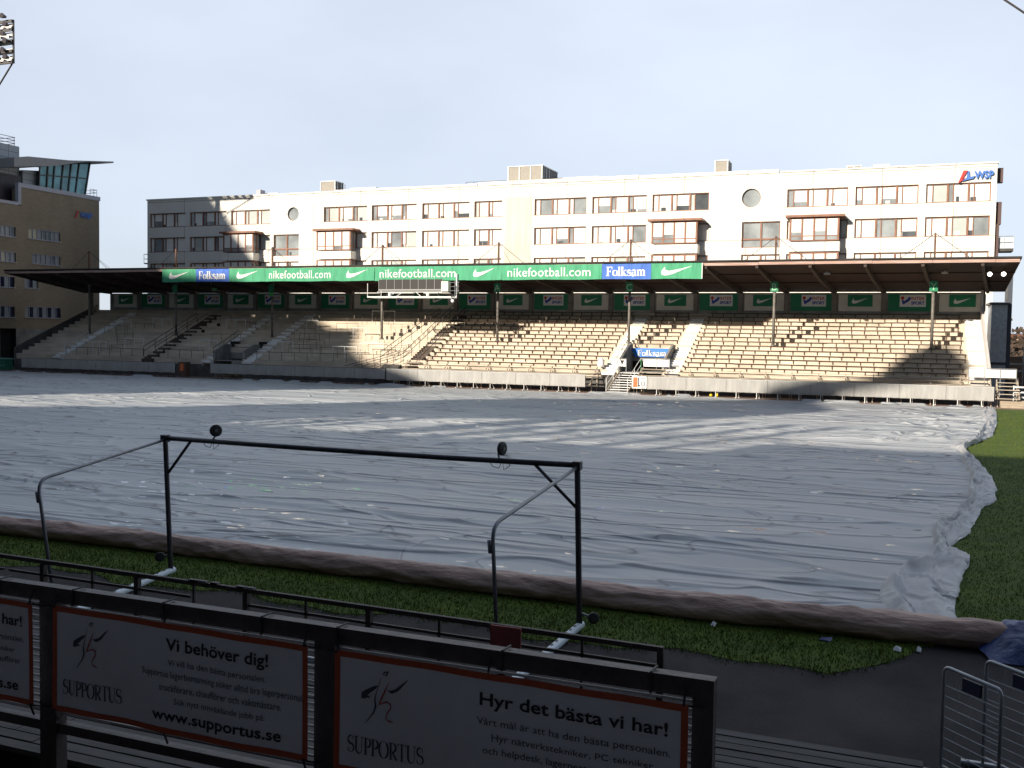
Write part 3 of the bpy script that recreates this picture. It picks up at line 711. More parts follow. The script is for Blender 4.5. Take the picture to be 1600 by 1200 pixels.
#PART4
# ================================================================== GRANDSTAND
NR, SY0, ST, SZ0, SR = 14, 77.0, 0.785, 1.75, 0.345
SX0, SX1 = -86.0, 5.45
def tread(i): return SZ0+i*SR
def rowy(i): return SY0+i*ST
TUN = [(-21.35, -17.75, 5), (-60.9, -57.6, 3)]
gs = thing('grandstand', 'long old roofed grandstand of concrete terraces across the pitch', 'grandstand', ((SX0+SX1)/2, 82, 0))
f = MB()
for i in range(NR):
    segs = [(SX0, SX1)]
    for a, b, n in TUN:
        if i < n:
            new = []
            for p, q in segs:
                if p < a and q > b: new += [(p, a), (b, q)]
                else: new.append((p, q))
            segs = new
    for p, q in segs:
        # each step in lengths of a few metres, a few millimetres out of line, as old cast concrete is
        x = p
        while x < q-.01:
            x2 = min(q, x+5.9); dz = random.uniform(-.006, .006); dy = random.uniform(-.008, .008)
            z = tread(i)+dz; y = rowy(i)+dy; zb = tread(i-1)-.1 if i else 1.2; ye = rowy(i+1)+.15
            f.add([(x, y, zb), (x2, y, zb), (x2, y, z), (x, y, z)], [(0, 1, 2, 3)])
            f.add([(x, y, z), (x2, y, z), (x2, ye, z), (x, ye, z)], [(0, 1, 2, 3)])
            x = x2
ztop = tread(NR-1)+SR
f.box(SX0, SX1, rowy(NR), rowy(NR)+.4, tread(NR-1)-.2, ztop)
obj('terrace', f, concrete, gs)
f = MB(); f.box(SX0, TUN[1][0], SY0+.02, SY0+.3, 0, 1.74); f.box(TUN[1][1], TUN[0][0], SY0+.02, SY0+.3, 0, 1.74); f.box(TUN[0][1], SX1, SY0+.02, SY0+.3, 0, 1.74)
obj('plinth', f, concrete_dark, gs)
# entrances
for a, b, n in TUN:
    f = MB(); ye = rowy(n)
    for xx in (a, b):
        f.prismx([(SY0+.1, 0), (ye+.2, 0), (ye+.2, tread(n)+.35), (ye-.6, tread(n)+.35), (SY0+.1, tread(0)+.75)], xx-.09, xx+.09)
    f.box(a, b, ye, ye+.12, tread(n)-1.05, tread(n)+(.02 if n == 5 else .1))
    f.box(a+.05, b-.05, SY0+.1, ye+4, 1.55, 1.62)
    fo = obj('entrance', f, concrete_grey, gs)
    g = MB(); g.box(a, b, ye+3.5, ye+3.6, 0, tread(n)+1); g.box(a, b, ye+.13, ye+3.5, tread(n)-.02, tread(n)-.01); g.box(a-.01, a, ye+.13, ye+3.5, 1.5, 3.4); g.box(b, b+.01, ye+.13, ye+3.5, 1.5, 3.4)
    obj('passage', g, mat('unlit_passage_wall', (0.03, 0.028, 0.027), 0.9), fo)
# back wall with piers
BWY = 88.05
PX = [5.95-3.90*k for k in range(24)]
f = MB(); f.box(SX0+2, SX1+.3, BWY, BWY+.25, ztop-.3, 8.42); obj('back_wall', f, concrete_grey, gs)
for k, x in enumerate(PX[1:23]):
    f = MB(); f.box(x-.19, x+.19, BWY-.14, BWY+.3, ztop, 8.75); obj('pier', f, mat('pier_paint', (0.24, 0.215, 0.19), 0.85, 0.15), gs)
for k in range(23):
    xa, xb = PX[k+1]+.36, PX[k]-.12
    f = MB(); f.box(xa, xb, BWY-.05, BWY-.003, 6.88, 8.30); f.box((xa+xb)/2-.01, (xa+xb)/2+.01, BWY-.056, BWY-.05, 6.9, 8.28)
    obj('wall_panel', f, panel_white if k % 2 == 0 else green_sign, gs)
    cx = (xa+xb)/2+(.18 if k % 2 else 0)
    num = ORD[k//2]
    if k % 2 == 0:
        t = thing('wall_sign', 'green board with white tick mark on the back wall, %s such from the right' % num, 'sign', (cx, BWY-.07, 7.3), 'green tick mark boards on the back wall')
        f = MB(); f.box(cx-.98, cx+.98, BWY-.09, BWY-.055, 7.26, 8.24); obj('board', f, green_sign, t)
        f = MB(); put_tick(f, frame_front(cx-.66, BWY-.09, 7.50), 0, 0, 1.32, .50, .012); obj('emblem', f, letter_white, t)
    else:
        t = thing('wall_sign', 'white sports shop board on a green back wall panel, %s such from the right' % num, 'sign', (cx, BWY-.07, 7.3), 'white sports shop boards on the back wall')
        f = MB(); f.box(cx-1.0, cx+1.0, BWY-.09, BWY-.055, 7.26, 8.25); obj('board', f, sign_white, t)
        fr = frame_front(cx-1.0, BWY-.09, 7.26)
        f = MB(); f.poly([(.22+.135*math.cos(a*.449), .72+.135*math.sin(a*.449)) for a in range(14)], fr, .012); put_text(f, 'INTER', fr, .90, .55, w=1.00, h=.26, bold=.015, th=.012); obj('red_mark', f, logo_red, t)
        f = MB(); f.ribbon([(.22, .56), (.29, .30), (.36, .22)], [.14, .17, .12], fr, .012); f.ribbon([(.30, .24), (.42, .40), (.55, .48), (.68, .58), (.80, .78)], [.08, .20, .22, .22, .20], fr, .0125); put_text(f, 'SPORT', fr, .88, .17, w=1.02, h=.27, bold=.04, th=.012); obj('blue_mark', f, logo_blue, t)
# roof
RX0, RX1 = -88.6, 7.25
def zu(y): return 10.06-(y-78.0)*0.141          # underside
f = MB()
f.prismx([(78.0, zu(78)), (88.9, zu(88.9)), (88.9, zu(88.9)+.30), (78.0, zu(78)+.30)], RX0, RX1)
obj('roof', f, roof_under, gs)
f = MB(); f.prismx([(77.86, zu(78)+.30), (89.1, zu(89.1)+.305), (89.1, zu(89.1)+.40), (77.86, zu(78)+.42)], RX0-.1, RX1+.1); obj('roofing', f, roof_top, gs)
f = MB()
x = RX0
while x < RX1-.1:
    x2 = min(RX1, x+4.1); dz = random.uniform(-.02, .02); f.box(x, x2-.02, 77.9, 77.997, zu(78)+.02+dz, zu(78)+.235+dz); x = x2
obj('fascia', f, fascia_mat, gs)
f = MB()
for yy in (81.2, 84.6): f.box(RX0, RX1, yy-.03, yy+.03, zu(yy)-.07, zu(yy)-.004)
obj('purlin', f, roof_under, gs)
rafter_m = mat('dark_rafter_paint', (0.06, 0.042, 0.036), 0.75, 0.2)
for k in range(24):
    xf, xr = 4.87-3.93*k, 5.95-3.90*k
    if xf < RX0+.5: break
    f = MB(); w = .11
    P = [(78.05, -.003, -.20), (82.0, -.003, -.44), (86.5, -.003, -.42), (88.0, -.003, -.30)]
    vs = []
    for y, a, b in P:
        xc = xf+(xr-xf)*(y-78)/10
        vs += [(xc-w, y, zu(y)+a), (xc+w, y, zu(y)+a), (xc+w, y, zu(y)+b), (xc-w, y, zu(y)+b)]
    fs = [(0, 1, 2, 3), (12, 15, 14, 13)]
    for i in range(3):
        for q in range(4): fs.append((i*4+q, i*4+4+q, i*4+4+(q+1) % 4, i*4+(q+1) % 4))
    f.add(vs, fs); obj('rafter', f, rafter_m, gs)
CX = [-80.95, -69.5, -57.8, -45.6, -33.9, -21.85, -9.92, 1.8]
for x in CX:
    i = 6; y = 81.9; f = MB()
    f.tube([(x, y, tread(i)-.05), (x, y, zu(y)-.4)], .115, 10); f.tube([(x, y, tread(i)), (x, y, tread(i)+.15)], .2, 10)
    f.box(x-.16, x+.16, y-.16, y+.16, zu(y)-.62, zu(y)-.42); obj('column', f, column_steel, gs, True)
    f = MB(); f.box(x-.07, x+.07, y-.07, y+.07, zu(y)+.3, 12.65); fo = obj('mast', f, mat('rusty_mast', (0.14, 0.075, 0.05), 0.8, 0.3), gs)
    g = MB()
    for s in (-1, 1): g.tube([(x, y, 12.6), (x+s*3.6, y, zu(y)+.36)], .022, 4)
    g.tube([(x, y, 12.6), (x, 88.5, zu(88.5)+.4)], .02, 4)
    obj('stay_cable', g, dark_steel, fo)
# end walls
f = MB()
prof = [(SY0-.1, 0), (88.3, 0), (88.3, 8.6), (87.6, 8.6), (87.3, ztop+.7), (85.0, tread(10)+.9), (SY0-.1, tread(0)+.55)]
f.prismx(prof, 5.45, 5.62); obj('end_wall', f, mat('pink_white_render', (0.66, 0.60, 0.57), 0.8, 0.06), gs)
f = MB(); f.prismx([(SY0-.1, 0), (88.3, 0), (88.3, ztop+.6), (SY0-.1, tread(0)+.6)], SX0-.2, SX0); obj('end_wall', f, concrete_dark, gs)
f = MB(); f.box(5.62, 5.75, 87.7, 87.95, 6.0, 8.6); f.box(SX0+.2, SX0+.4, 86.9, 87.2, 6.0, 8.4); obj('end_post', f, column_steel, gs)
# stairs up the terrace
def stair(xa, xb, m_, i0=0, name='stairway'):
    f = MB()
    for i in range(i0, NR):
        for h in (0, 1):
            y = rowy(i)-ST*.5*(1-h)+.0; z = tread(i)-SR*.5*(1-h)+.012
            f.add([(xa, y, z-SR*.5-.06), (xb, y, z-SR*.5-.06), (xb, y, z), (xa, y, z)], [(0, 1, 2, 3)])
            f.add([(xa, y, z), (xb, y, z), (xb, y+ST*.5+.01, z), (xa, y+ST*.5+.01, z)], [(0, 1, 2, 3)])
            f.add([(xb, y, z-.5), (xb, y+ST*.5, z-.5), (xb, y+ST*.5, z), (xb, y, z)], [(0, 1, 2, 3)]); f.add([(xa, y, z-.5), (xa, y+ST*.5, z-.5), (xa, y+ST*.5, z), (xa, y, z)], [(3, 2, 1, 0)])
    return obj(name, f, m_, gs)
stair(-22.62, -21.55, white_paint); stair(-17.55, -16.45, white_paint); stair(4.3, 5.44, white_paint)
stair(-57.4, -56.3, white_paint); stair(-62.0, -60.98, white_paint, 0); stair(-80.6, -79.5, white_paint)
dk = mat('dark_worn_stair', (0.10, 0.075, 0.06), 0.9, 0.3)
stair(-40.6, -39.3, dk); stair(-69.2, -68.0, dk)
VENT = [(-31.8, 9), (-32.3, 8), (-32.9, 7), (-18.8, 11), (-19.3, 10), (-19.9, 9), (-20.4, 8), (-20.9, 7), (-6.9, 11), (-7.5, 10), (-8.1, 9), (-8.6, 8), (-9.2, 7), (3.9, 10), (3.4, 9), (2.9, 8), (2.3, 7), (-42.9, 11), (-43.3, 10), (-43.8, 9), (-44.3, 8), (-44.8, 7), (-66.5, 10), (-67.2, 8)]
f = MB(); x0, i0 = VENT[0]; f.box(x0-.2, x0+.2, rowy(i0)-.025, rowy(i0)-.01, tread(i0)-.33, tread(i0)-.02)
v0 = obj('vent', f, mat('black_vent_hole', (0.03, 0.025, 0.02), 0.9), gs)
for x, i in VENT[1:]: inst(v0, gs, (x-x0, rowy(i)-rowy(i0), tread(i)-tread(i0)))
for x, y, lab in ((-5.85, 80.5, 0), (2.5, 80.5, 1)):
    f = MB(); z = zu(y); f.box(x-.22, x+.22, y-.12, y+.12, z-.24, z-.10); f.box(x-.04, x+.04, y-.04, y+.04, z-.1, z-.003)
    single('roof_lamp', f, mat('dusty_white_lamp', (0.55, 0.52, 0.48), 0.4), 'pale floodlight fixed under the roof, %s' % ('the one nearer the roof end' if lab else 'the one farther from the roof end'), 'lamp', 'floodlights under the roof')
for x, lab in ((5.45, 'left'), (6.35, 'right')):
    t = thing('lit_spotlight', 'round lit spotlight under the right end of the roof, the %s one of the pair' % lab, 'spotlight', (x, 79.6, 9.4), 'pair of lit spotlights at the roof end')
    f = MB(); f.tube([(x+.1, 79.9, zu(79.9)), (x+.02, 79.75, 9.42)], .03, 6); f.tube([(x+.02, 79.8, 9.42), (x, 79.45, 9.34)], [.1, .17], 12, cap=False); obj('housing', f, dark_steel, t)
    f = MB(); f.tube([(x+.002, 79.48, 9.347), (x, 79.455, 9.341)], .155, 12); obj('lens', f, emit_mat('lit_lens_'+lab, (1, 0.93, 0.8), 4), t)

# ---- bench rows
for (xa, xb, where) in ((-39.0, -22.75, 'left of the stand entrance'), (-21.4, -17.65, 'above the stand entrance'), (-16.3, 4.2, 'right of the stand entrance')):
    for i in range(NR):
        a, b = xa, xb
        if xb == -17.65 and i < 5: continue
        y = rowy(i+1); z = tread(i+1)+.055
        a += random.uniform(0, .25); b -= random.uniform(0, .35); dz = random.uniform(-.012, .012)
        t = thing('bench', 'brown plank bench, %s row from the bottom, %s' % (ORD[i], where), 'bench', ((a+b)/2, y-.2, tread(i)), 'plank bench rows on the terrace')
        f = MB(); x = a
        while x < b-.05:
            x2 = min(b, x+random.uniform(2.8, 4.4)); e = random.uniform(-.012, .012)
            f.box(x, x2-.015, y-.13, y+.13, z+dz+e-.05, z+dz+e); x = x2
        obj('seat', f, bench_wood, t)
        n = int((b-a)/.96); leg = None
        for q in range(n+1):
            x = a+.12+(b-a-.24)*q/n+random.uniform(-.06, .06)
            if leg is None:
                g = MB(); g.box(x-.022, x+.022, y-.11, y-.012, tread(i)+.10, z+dz-.05); leg = obj('leg', g, bench_wood, t); lx = x
            else: inst(leg, t, (x-lx, 0, 0))

# ---- lower bleachers in front of the terrace
def bleacher(xa, xb, label, zmin=0):
    t = thing('bleacher', label, 'bleacher', ((xa+xb)/2, 76, 0), 'low plank bleachers in front of the terrace')
    P = [(76.72, 1.92), (76.30, 1.68), (75.88, 1.44), (75.46, 1.20), (75.2, .92), (75.0, .62)]
    for y, z in P:
        if z < zmin: continue
        f = MB(); x = xa
        while x < xb-.05:
            x2 = min(xb, x+random.uniform(3.2, 4.0)); e = random.uniform(-.01, .01); f.box(x, x2-.012, y-.13, y+.13, z-.045+e, z+e); x = x2
        obj('plank', f, pale_wood, t)
    n = max(1, int((xb-xa)/1.85)); s0 = None
    for q in range(n+1):
        x = xa+.05+(xb-xa-.1)*q/n
        if s0 is None:
            f = MB(); f.bar((x, 76.85, 1.97), (x, 74.95, .60), .06, .06); f.bar((x, 76.8, 1.9), (x, 76.8, 0), .05); f.bar((x, 75.3, .85), (x, 75.3, 0), .05); s0 = obj('support', f, pale_wood, t); sx = x
        else: inst(s0, t, (x-sx, 0, 0))
bleacher(-40.2, -23.0, 'low pale plank bleacher left of the white pitch stair')
bleacher(-19.4, 5.6, 'long low pale plank bleacher right of the white pitch stair')
bleacher(5.9, 7.3, 'short low plank bleacher past the right end of the grey boards')
# ---- steps from the terrace down to the pitch
t = thing('pitch_stair', 'pale stair leading from the stand entrance down to the pitch', 'stair', (-20.6, 75, 0))
n = 9
for q in range(n):
    f = MB(); z = .16+q*(1.75-.16)/n; y = 74.2+q*.31; f.box(-21.45+.04*q, -19.85+.04*q, y, y+.30, z-.05, z); obj('tread', f, white_metal, t)
for s in (-21.5, -19.8):
    f = MB(); f.bar((s, 74.2, .12), (s+.3, 77.0, 1.7), .05, .16); obj('stringer', f, pale_wood, t)
    f = MB(); f.tube([(s, 74.15, 0), (s, 74.15, 1.15), (s+.3, 77.0, 2.75)], .028, 6); f.tube([(s, 74.15, .62), (s+.3, 77.0, 2.2)], .022, 6); f.tube([(s+.15, 75.6, .9), (s+.15, 75.6, 1.97)], .022, 6); obj('handrail', f, white_metal, t)
# ---- grey covered boards round the pitch
def boards(xa, xb, n, where, leg_m=white_metal, zb=(0.46, 1.38), sub=2):
    w = (xb-xa)/n
    for k in range(n):
        a, b = xa+k*w, xa+(k+1)*w-.02
        t = thing('advertising_board', 'low grey cloth covered board, %s from the right %s' % (ORD[n-1-k], where), 'board', ((a+b)/2, 74.5, 0), 'cloth covered boards along the far touchline')
        f = MB(); nx = 26; nz = 6; ph = random.uniform(0, 6)
        for j in range(nz+1):
            for i in range(nx+1):
                u = i/nx; v = j/nz; s = 4*u*(1-u)
                yy = 74.5-.035*s*(.5+.5*math.sin(u*9+ph+v*2.4))-.012*math.sin(u*31+v*7+ph)-(.02 if abs(u-.5) > .02 else 0)
                f.v.append((a+(b-a)*u, yy, zb[0]+(zb[1]-zb[0])*v-.02*s*(v == 0)*math.sin(u*14+ph)-.015*s*(v == 1)))
        for j in range(nz):
            for i in range(nx):
                c = j*(nx+1)+i; f.f.append((c, c+1, c+nx+2, c+nx+1)); f.m.append(0)
        obj('cover', f, cloth_grey, t, smooth=True)
        f = MB(); f.box(a, b, 74.56, 74.62, zb[0]+.03, zb[1]-.03); obj('panel', f, concrete_dark, t)
        f = MB(); f.tube([(a, 74.53, zb[0]-.01), (b, 74.53, zb[0]-.01)], .022, 6); f.tube([(a, 74.53, zb[1]+.005), (b, 74.53, zb[1]+.005)], .02, 6); obj('rail', f, leg_m, t)
        for q in range(sub):
            x = a+(b-a)*(q+.5)/sub
            g = MB(); g.tube([(x, 74.53, .02), (x, 74.53, zb[0])], .03, 6); g.bar((x, 74.2, .03), (x, 74.95, .03), .09, .04); g.bar((x+.12, 75.15, .02), (x+.12, 74.6, zb[0]), .035); g.bar((x+.12, 75.0, .03), (x+.12, 75.35, .03), .08, .04); obj('leg', g, leg_m, t)
boards(-18.35, 5.68, 8, 'of those right of the pitch stair')
boards(-41.0, -23.3, 6, 'of those left of the pitch stair')
boards(-59.3, -41.1, 6, 'of those before the standing terrace', dark_steel, (.50, 1.38))
boards(-82.5, -63.3, 6, 'of those left of the orange cabinet', dark_steel, (.42, 1.34))
t = thing('spare_board', 'white board with an orange block and black marks beside the pitch stair', 'board', (-18.95, 74.5, 0))
f = MB(); f.box(-19.55, -18.4, 74.5, 74.54, .46, 1.40); obj('panel', f, sign_white, t)
f = MB(); f.box(-19.45, -19.12, 74.485, 74.497, .55, 1.32); obj('orange_block', f, orange_mat, t)
f = MB(); f.box(-19.08, -19.0, 74.485, 74.497, .6, 1.3); f.box(-19.0, -18.88, 74.485, 74.497, .62, .72)
for z in (.5, .7, .96, 1.2): f.box(-18.8, -18.5, 74.485, 74.497, z, z+.05)
f.box(-18.8, -18.74, 74.485, 74.497, .75, .96); f.box(-18.56, -18.5, 74.485, 74.497, .75, .96); obj('black_mark', f, letter_black, t)
f = MB()
for x in (-19.4, -18.6): f.tube([(x, 74.56, 0), (x, 74.56, .5)], .025, 6)
obj('leg', f, dark_steel, t)
t = thing('orange_cabinet', 'orange and brown cabinet standing in the gap between the grey boards on the left', 'cabinet', (-62.5, 74.6, 0))
f = MB(); f.box(-62.95, -62.1, 74.5, 75.1, .1, 1.36); obj('body', f, mat('brown_cabinet', (0.10, 0.055, 0.04), 0.7), t); f = MB(); f.box(-62.75, -62.35, 74.47, 74.497, .62, 1.3); obj('orange_panel', f, orange_mat, t); f = MB(); f.box(-63.0, -62.05, 74.45, 75.15, 1.36, 1.42); obj('lid', f, dark_steel, t)
f = MB(); f.tube([(-13.5, 74.75, .02), (-13.5, 74.75, .06), (-13.5, 74.75, .13), (-13.5, 74.75, .2), (-13.5, 74.75, .24)], [.05, .1, .13, .1, .05], 10); f.tube([(-13.05, 74.9, .0), (-13.05, 74.9, .30)], [.10, .06], 8)
single('ball', f, yellow_mat, 'yellow ball and cone lying under the grey boards right of the pitch stair', 'ball', smooth=True)
f = MB(); f.tube([(-22.85, 77.15, 1.95), (-22.85, 77.15, 2.15), (-22.85, 77.18, 2.55), (-22.85, 77.2, 2.72)], [.26, .30, .24, .10], 9)
single('white_sack', f, sign_white, 'white sack standing at the foot of the white stair left of the entrance', 'sack', smooth=True)
# ---- white panel railings by the entrance and at the right end
def panel_rail(xa, xb, y, z0, n, label, zfoot, tri=False):
    t = thing('panel_railing', label, 'railing', ((xa+xb)/2, y, zfoot), 'railings with white panels')
    f = MB()
    for q in range(n+1): f.tube([(xa+(xb-xa)*q/n, y, zfoot), (xa+(xb-xa)*q/n, y, z0+.62)], .025, 6)
    f.tube([(xa, y, z0+.62), (xb, y, z0+.62)], .025, 6); obj('frame', f, galv, t)
    for q in range(n):
        a = xa+(xb-xa)*q/n+.03; b = xa+(xb-xa)*(q+1)/n-.03
        f = MB(); f.box(a, b, y-.045, y-.028, z0, z0+.56); p = obj('panel', f, white_paint, t)
        if tri: g = MB(); g.poly([(a+.12, z0+.5), (b-.12, z0+.5), ((a+b)/2, z0+.12)], lambda x, yy, d: (x, y-.05, yy)); obj('black_triangle', g, letter_black, p)
panel_rail(-19.3, -17.2, 77.0, 2.1, 2, 'railing with two white panels across the stand entrance', 1.6)
panel_rail(-21.35, -20.7, 77.0, 2.05, 1, 'narrow white panel with a black triangle left of the stand entrance', 1.6, True)
panel_rail(4.15, 7.15, 76.4, 1.98, 3, 'railing with white panels at the right end of the stand', 0)
f = MB(); f.tube([(-19.5, 77.05, 1.6), (-19.5, 77.05, 2.5)], .035, 6); f.tube([(-19.56, 77.0, 2.55), (-19.44, 77.0, 2.55)], .10, 10); single('green_post', f, mat('green_post_paint', (0.03, 0.22, 0.07), 0.5), 'thin green post with a round top standing in the stand entrance', 'post')
f = MB()
for z in (.35, .7, 1.05, 1.4): f.bar((6.95, 75.6, z), (11, 75.9, z), .05, .10)
for x in (6.95, 8.3, 9.6): f.bar((x, 75.7, 0), (x, 75.7, 1.5), .06)
single('white_rail_fence', f, white_metal, 'white four rail fence past the right end of the stand', 'fence')
f = MB()
for q in range(3): f.box(6.1, 12, 74.6+.3*q, 75.6, .16*q, .16*(q+1))
single('concrete_steps', f, mat('buff_concrete', (0.36, 0.30, 0.23), 0.9, 0.15), 'low buff concrete steps at the right edge beside the lawn', 'steps')
f = MB(); f.box(8.0, 30, 119.8, 120.2, 0, 3.0); 
for q in range(8): f.box(8.2+q*3, 8.35+q*3, 119.7, 119.8, 0, 3.0)
single('boundary_wall', f, mat('brown_boundary_wall', (0.16, 0.105, 0.075), 0.9, 0.3, 1), 'brown boundary wall beyond the right end of the stand', 'wall')
f = MB()
for z in (1.7, 2.4): f.box(7.9, 30, 109.9, 110, z-.08, z+.05)
for q in range(7): f.box(8.2+q*2.6, 8.28+q*2.6, 109.9, 110, 0, 4.4)
single('roadside_railing', f, galv, 'grey two bar railing in front of the brown boundary wall', 'railing')

# ---- column signs
for x, c, lab in ((-33.9, 'A', 'letter A'), (-21.85, 'C', 'letter C'), (-9.92, 'B', 'letter B'), (1.8, 'Y', 'letter Y'), (-57.8, '', 'a brighter plate below it'), (-69.5, '', 'nothing readable in the shade')):
    y = 81.72; t = thing('column_sign', 'small green plate with %s on a roof column' % lab, 'sign', (x, y, 8.2), 'green plates on the roof columns')
    f = MB(); f.box(x-.30, x+.30, y-.02, y+.02, 8.22, 9.0); obj('plate', f, green_sign, t)
    if c: f = MB(); put_text(f, c, frame_front(x, y-.02, 8.33), 0, 0, h=.54, align='c', th=.01, bold=.0); obj('lettering', f, mat('pale_green_letter', (0.35, 0.62, 0.42), 0.6), t)
    elif x == -57.8: f = MB(); f.box(x-.2, x+.2, y-.04, y+.02, 7.85, 8.2); obj('lower_plate', f, mat('bright_green_plate', (0.08, 0.5, 0.12), 0.5), t)
f = MB(); f.box(-64.3, -63.75, 81, 81.03, 8.35, 8.62); f.bar((-64.4, 81.0, 8.62), (-64.4, 81.0, zu(81)), .03); f.bar((-63.8, 81.0, 8.5), (-63.4, 81.0, 8.25), .05)
single('exit_sign', f, mat('pale_green_plate', (0.10, 0.30, 0.15), 0.5), 'small tilted green plate hanging under the roof near the left end', 'sign')
# ---- banners along the roof edge
BN = [(-67.67, -63.66, 't'), (-63.66, -59.78, 'f'), (-59.78, -55.73, 't'), (-55.73, -47.75, 'n'), (-47.75, -44.1, 't'), (-44.1, -35.2, 'n'), (-35.2, -31.87, 't'), (-31.87, -23.11, 'n'), (-23.11, -19.04, 'f'), (-19.04, -14.95, 't')]
BY0, BZ0, BZ1 = 77.80, 9.05, 10.28
cnt = {'t': 0, 'f': 0, 'n': 0}
for k, (a, b, ty) in enumerate(BN):
    j = cnt[ty]; cnt[ty] += 1
    lab = {'t': 'green banner with white tick mark on the roof edge, %s of five from left' % ORD[j], 'f': 'blue banner with white seriffed lettering near the %s end of the banner row' % ('left', 'right')[j % 2], 'n': 'long green banner with a white web address, the %s one of three' % ('leftmost', 'middle', 'rightmost')[j % 3]}[ty]
    t = thing('banner', lab, 'banner', ((a+b)/2, BY0, BZ0), 'banners along the roof edge')
    ph = random.uniform(0, 6)
    def yof(x, z, a=a, b=b, ph=ph):
        u = (x-a)/(b-a); v = (z-BZ0)/(BZ1-BZ0)
        return BY0+.035*math.sin(x*2.3+ph+v*1.3)*(.4+.6*(1-abs(2*v-1)))+.02*math.sin(x*5.7-v*2.2+ph)+.012*math.sin(x*13+v*3)
    n = int((b-a)/.13); f = MB()
    for jz in range(7):
        for i in range(n+1):
            xx = a+.01+(b-a-.02)*i/n; zq = BZ0+(BZ1-BZ0)*jz/6+.018*math.sin(xx*1.1+ph)*(1 if jz in (0,) else 0)
            f.v.append((xx, yof(xx, zq), zq))
    for jz in range(6):
        for i in range(n): c = jz*(n+1)+i; f.f.append((c, c+1, c+n+2, c+n+1)); f.m.append(0)
    obj('cloth', f, blue_cloth if ty == 'f' else green_cloth, t, smooth=True)
    fr = lambda x, y, d, a=a, yof=yof: (a+x, yof(a+x, BZ0+y)-.028, BZ0+y)
    f = MB(); W = b-a
    if ty == 't': put_tick(f, fr, W*.20, .26, W*.62, .76)
    elif ty == 'n': put_text(f, 'nikefootball.com', fr, W*.06, .26, w=W*.83, h=.74, bold=.005, space=1.03)
    else:
        put_serif(f, 'Folksam', fr, W*.09, .26, W*.80, .74, T=.20, t=.06)
    obj('lettering' if ty != 't' else 'emblem', f, letter_white, t)
    if k == len(BN)-1: f = MB(); f.box(b-.06, b-.0, BY0-.04, BY0-.02, BZ0, BZ1); obj('hem', f, letter_white, t)
t = thing('entrance_banner', 'bright blue banner with white seriffed lettering over the stand entrance', 'banner', (-19.55, 80.6, 2.8))
ye = rowy(5)-.10; f = MB(); f.add([(-21.3, ye, 3.45), (-17.8, ye, 3.45), (-18.1, ye-.12, 2.78), (-21.0, ye-.12, 2.78)], [(3, 2, 1, 0)]); f.box(-21.3, -17.8, ye+.002, ye+.04, 3.38, 3.5); obj('cloth', f, blue_bright, t)
f = MB(); put_serif(f, 'Folksam', lambda x, y, d: (-20.75+x, ye-.15, 2.86+y), 0, 0, 2.45, .50, T=.21, t=.07); obj('lettering', f, letter_white, t)
# ---- gantry hanging below the roof
t = thing('camera_gantry', 'white tube camera platform with dark mesh screen hanging under the roof edge', 'gantry', (-40, 77, 7.5))
f = MB()
for y in (76.6, 77.6): f.tube([(-44.1, y, 7.55), (-36.0, y, 7.55)], .075, 8)
f.tube([(-44.1, 76.6, 7.55), (-44.1, 76.6, 8.75)], .035, 6); f.tube([(-43.3, 77.6, 7.55), (-43.3, 77.6, 9.2)], .035, 6); f.tube([(-44.1, 76.6, 7.55), (-44.1, 77.6, 7.55)], .06, 6); f.tube([(-36.0, 76.6, 7.5), (-36.0, 77.6, 7.5), (-36.0, 77.7, 9.6)], .07, 6)
f.tube([(-43.3, 76.9, 8.0), (-37.0, 76.9, 8.0)], .04, 6)
for x in (-42.0, -41.3, -38.9, -38.1): f.tube([(x, 76.7, 7.6), (x+(.5 if x < -40 else -.6), 76.9, 8.0)], .03, 6)
for x in (-41.9, -38.2): f.box(x-.1, x+.1, 76.5, 76.75, 7.62, 7.9)
obj('platform', f, white_metal, t)
f = MB(); f.box(-43.2, -37.0, 77.0, 77.1, 8.25, 9.1); f.box(-43.2, -37.0, 76.9, 77.2, 8.12, 8.25, 1)
for q in range(9): f.box(-43.2+q*.775-.02, -43.2+q*.775+.02, 76.97, 77.0, 8.25, 9.1, 1)
obj('mesh_screen', f, [mat('dark_mesh', (0.05, 0.045, 0.045), 0.8), mat('grey_trough', (0.2, 0.2, 0.2), 0.5, metal=.4)], t)
f = MB(); f.box(-37.0, -36.35, 76.7, 77.2, 8.05, 8.9); obj('equipment_box', f, mat('pale_green_white_box', (0.62, 0.66, 0.58), 0.6), t)
f = MB()
for z in (8.1, 8.45, 8.8): f.tube([(-36.3, 76.9, z), (-35.4, 76.9, z+.03)], .02, 5)
f.tube([(-35.8, 76.9, 7.4), (-35.8, 76.9, 9.0)], .025, 5); f.tube([(-35.5, 76.9, 7.9), (-35.5, 76.9, 8.9)], .02, 5); f.tube([(-35.9, 76.8, 7.25), (-35.9, 76.6, 7.25)], .14, 10); obj('antenna', f, galv, t)
f = MB(); f.bar((-42.5, 78.2, 9.95), (-42.5, 77.1, 7.6), .05); f.bar((-37.5, 78.2, 9.95), (-37.5, 77.1, 7.6), .05); obj('hanger', f, dark_steel, t)
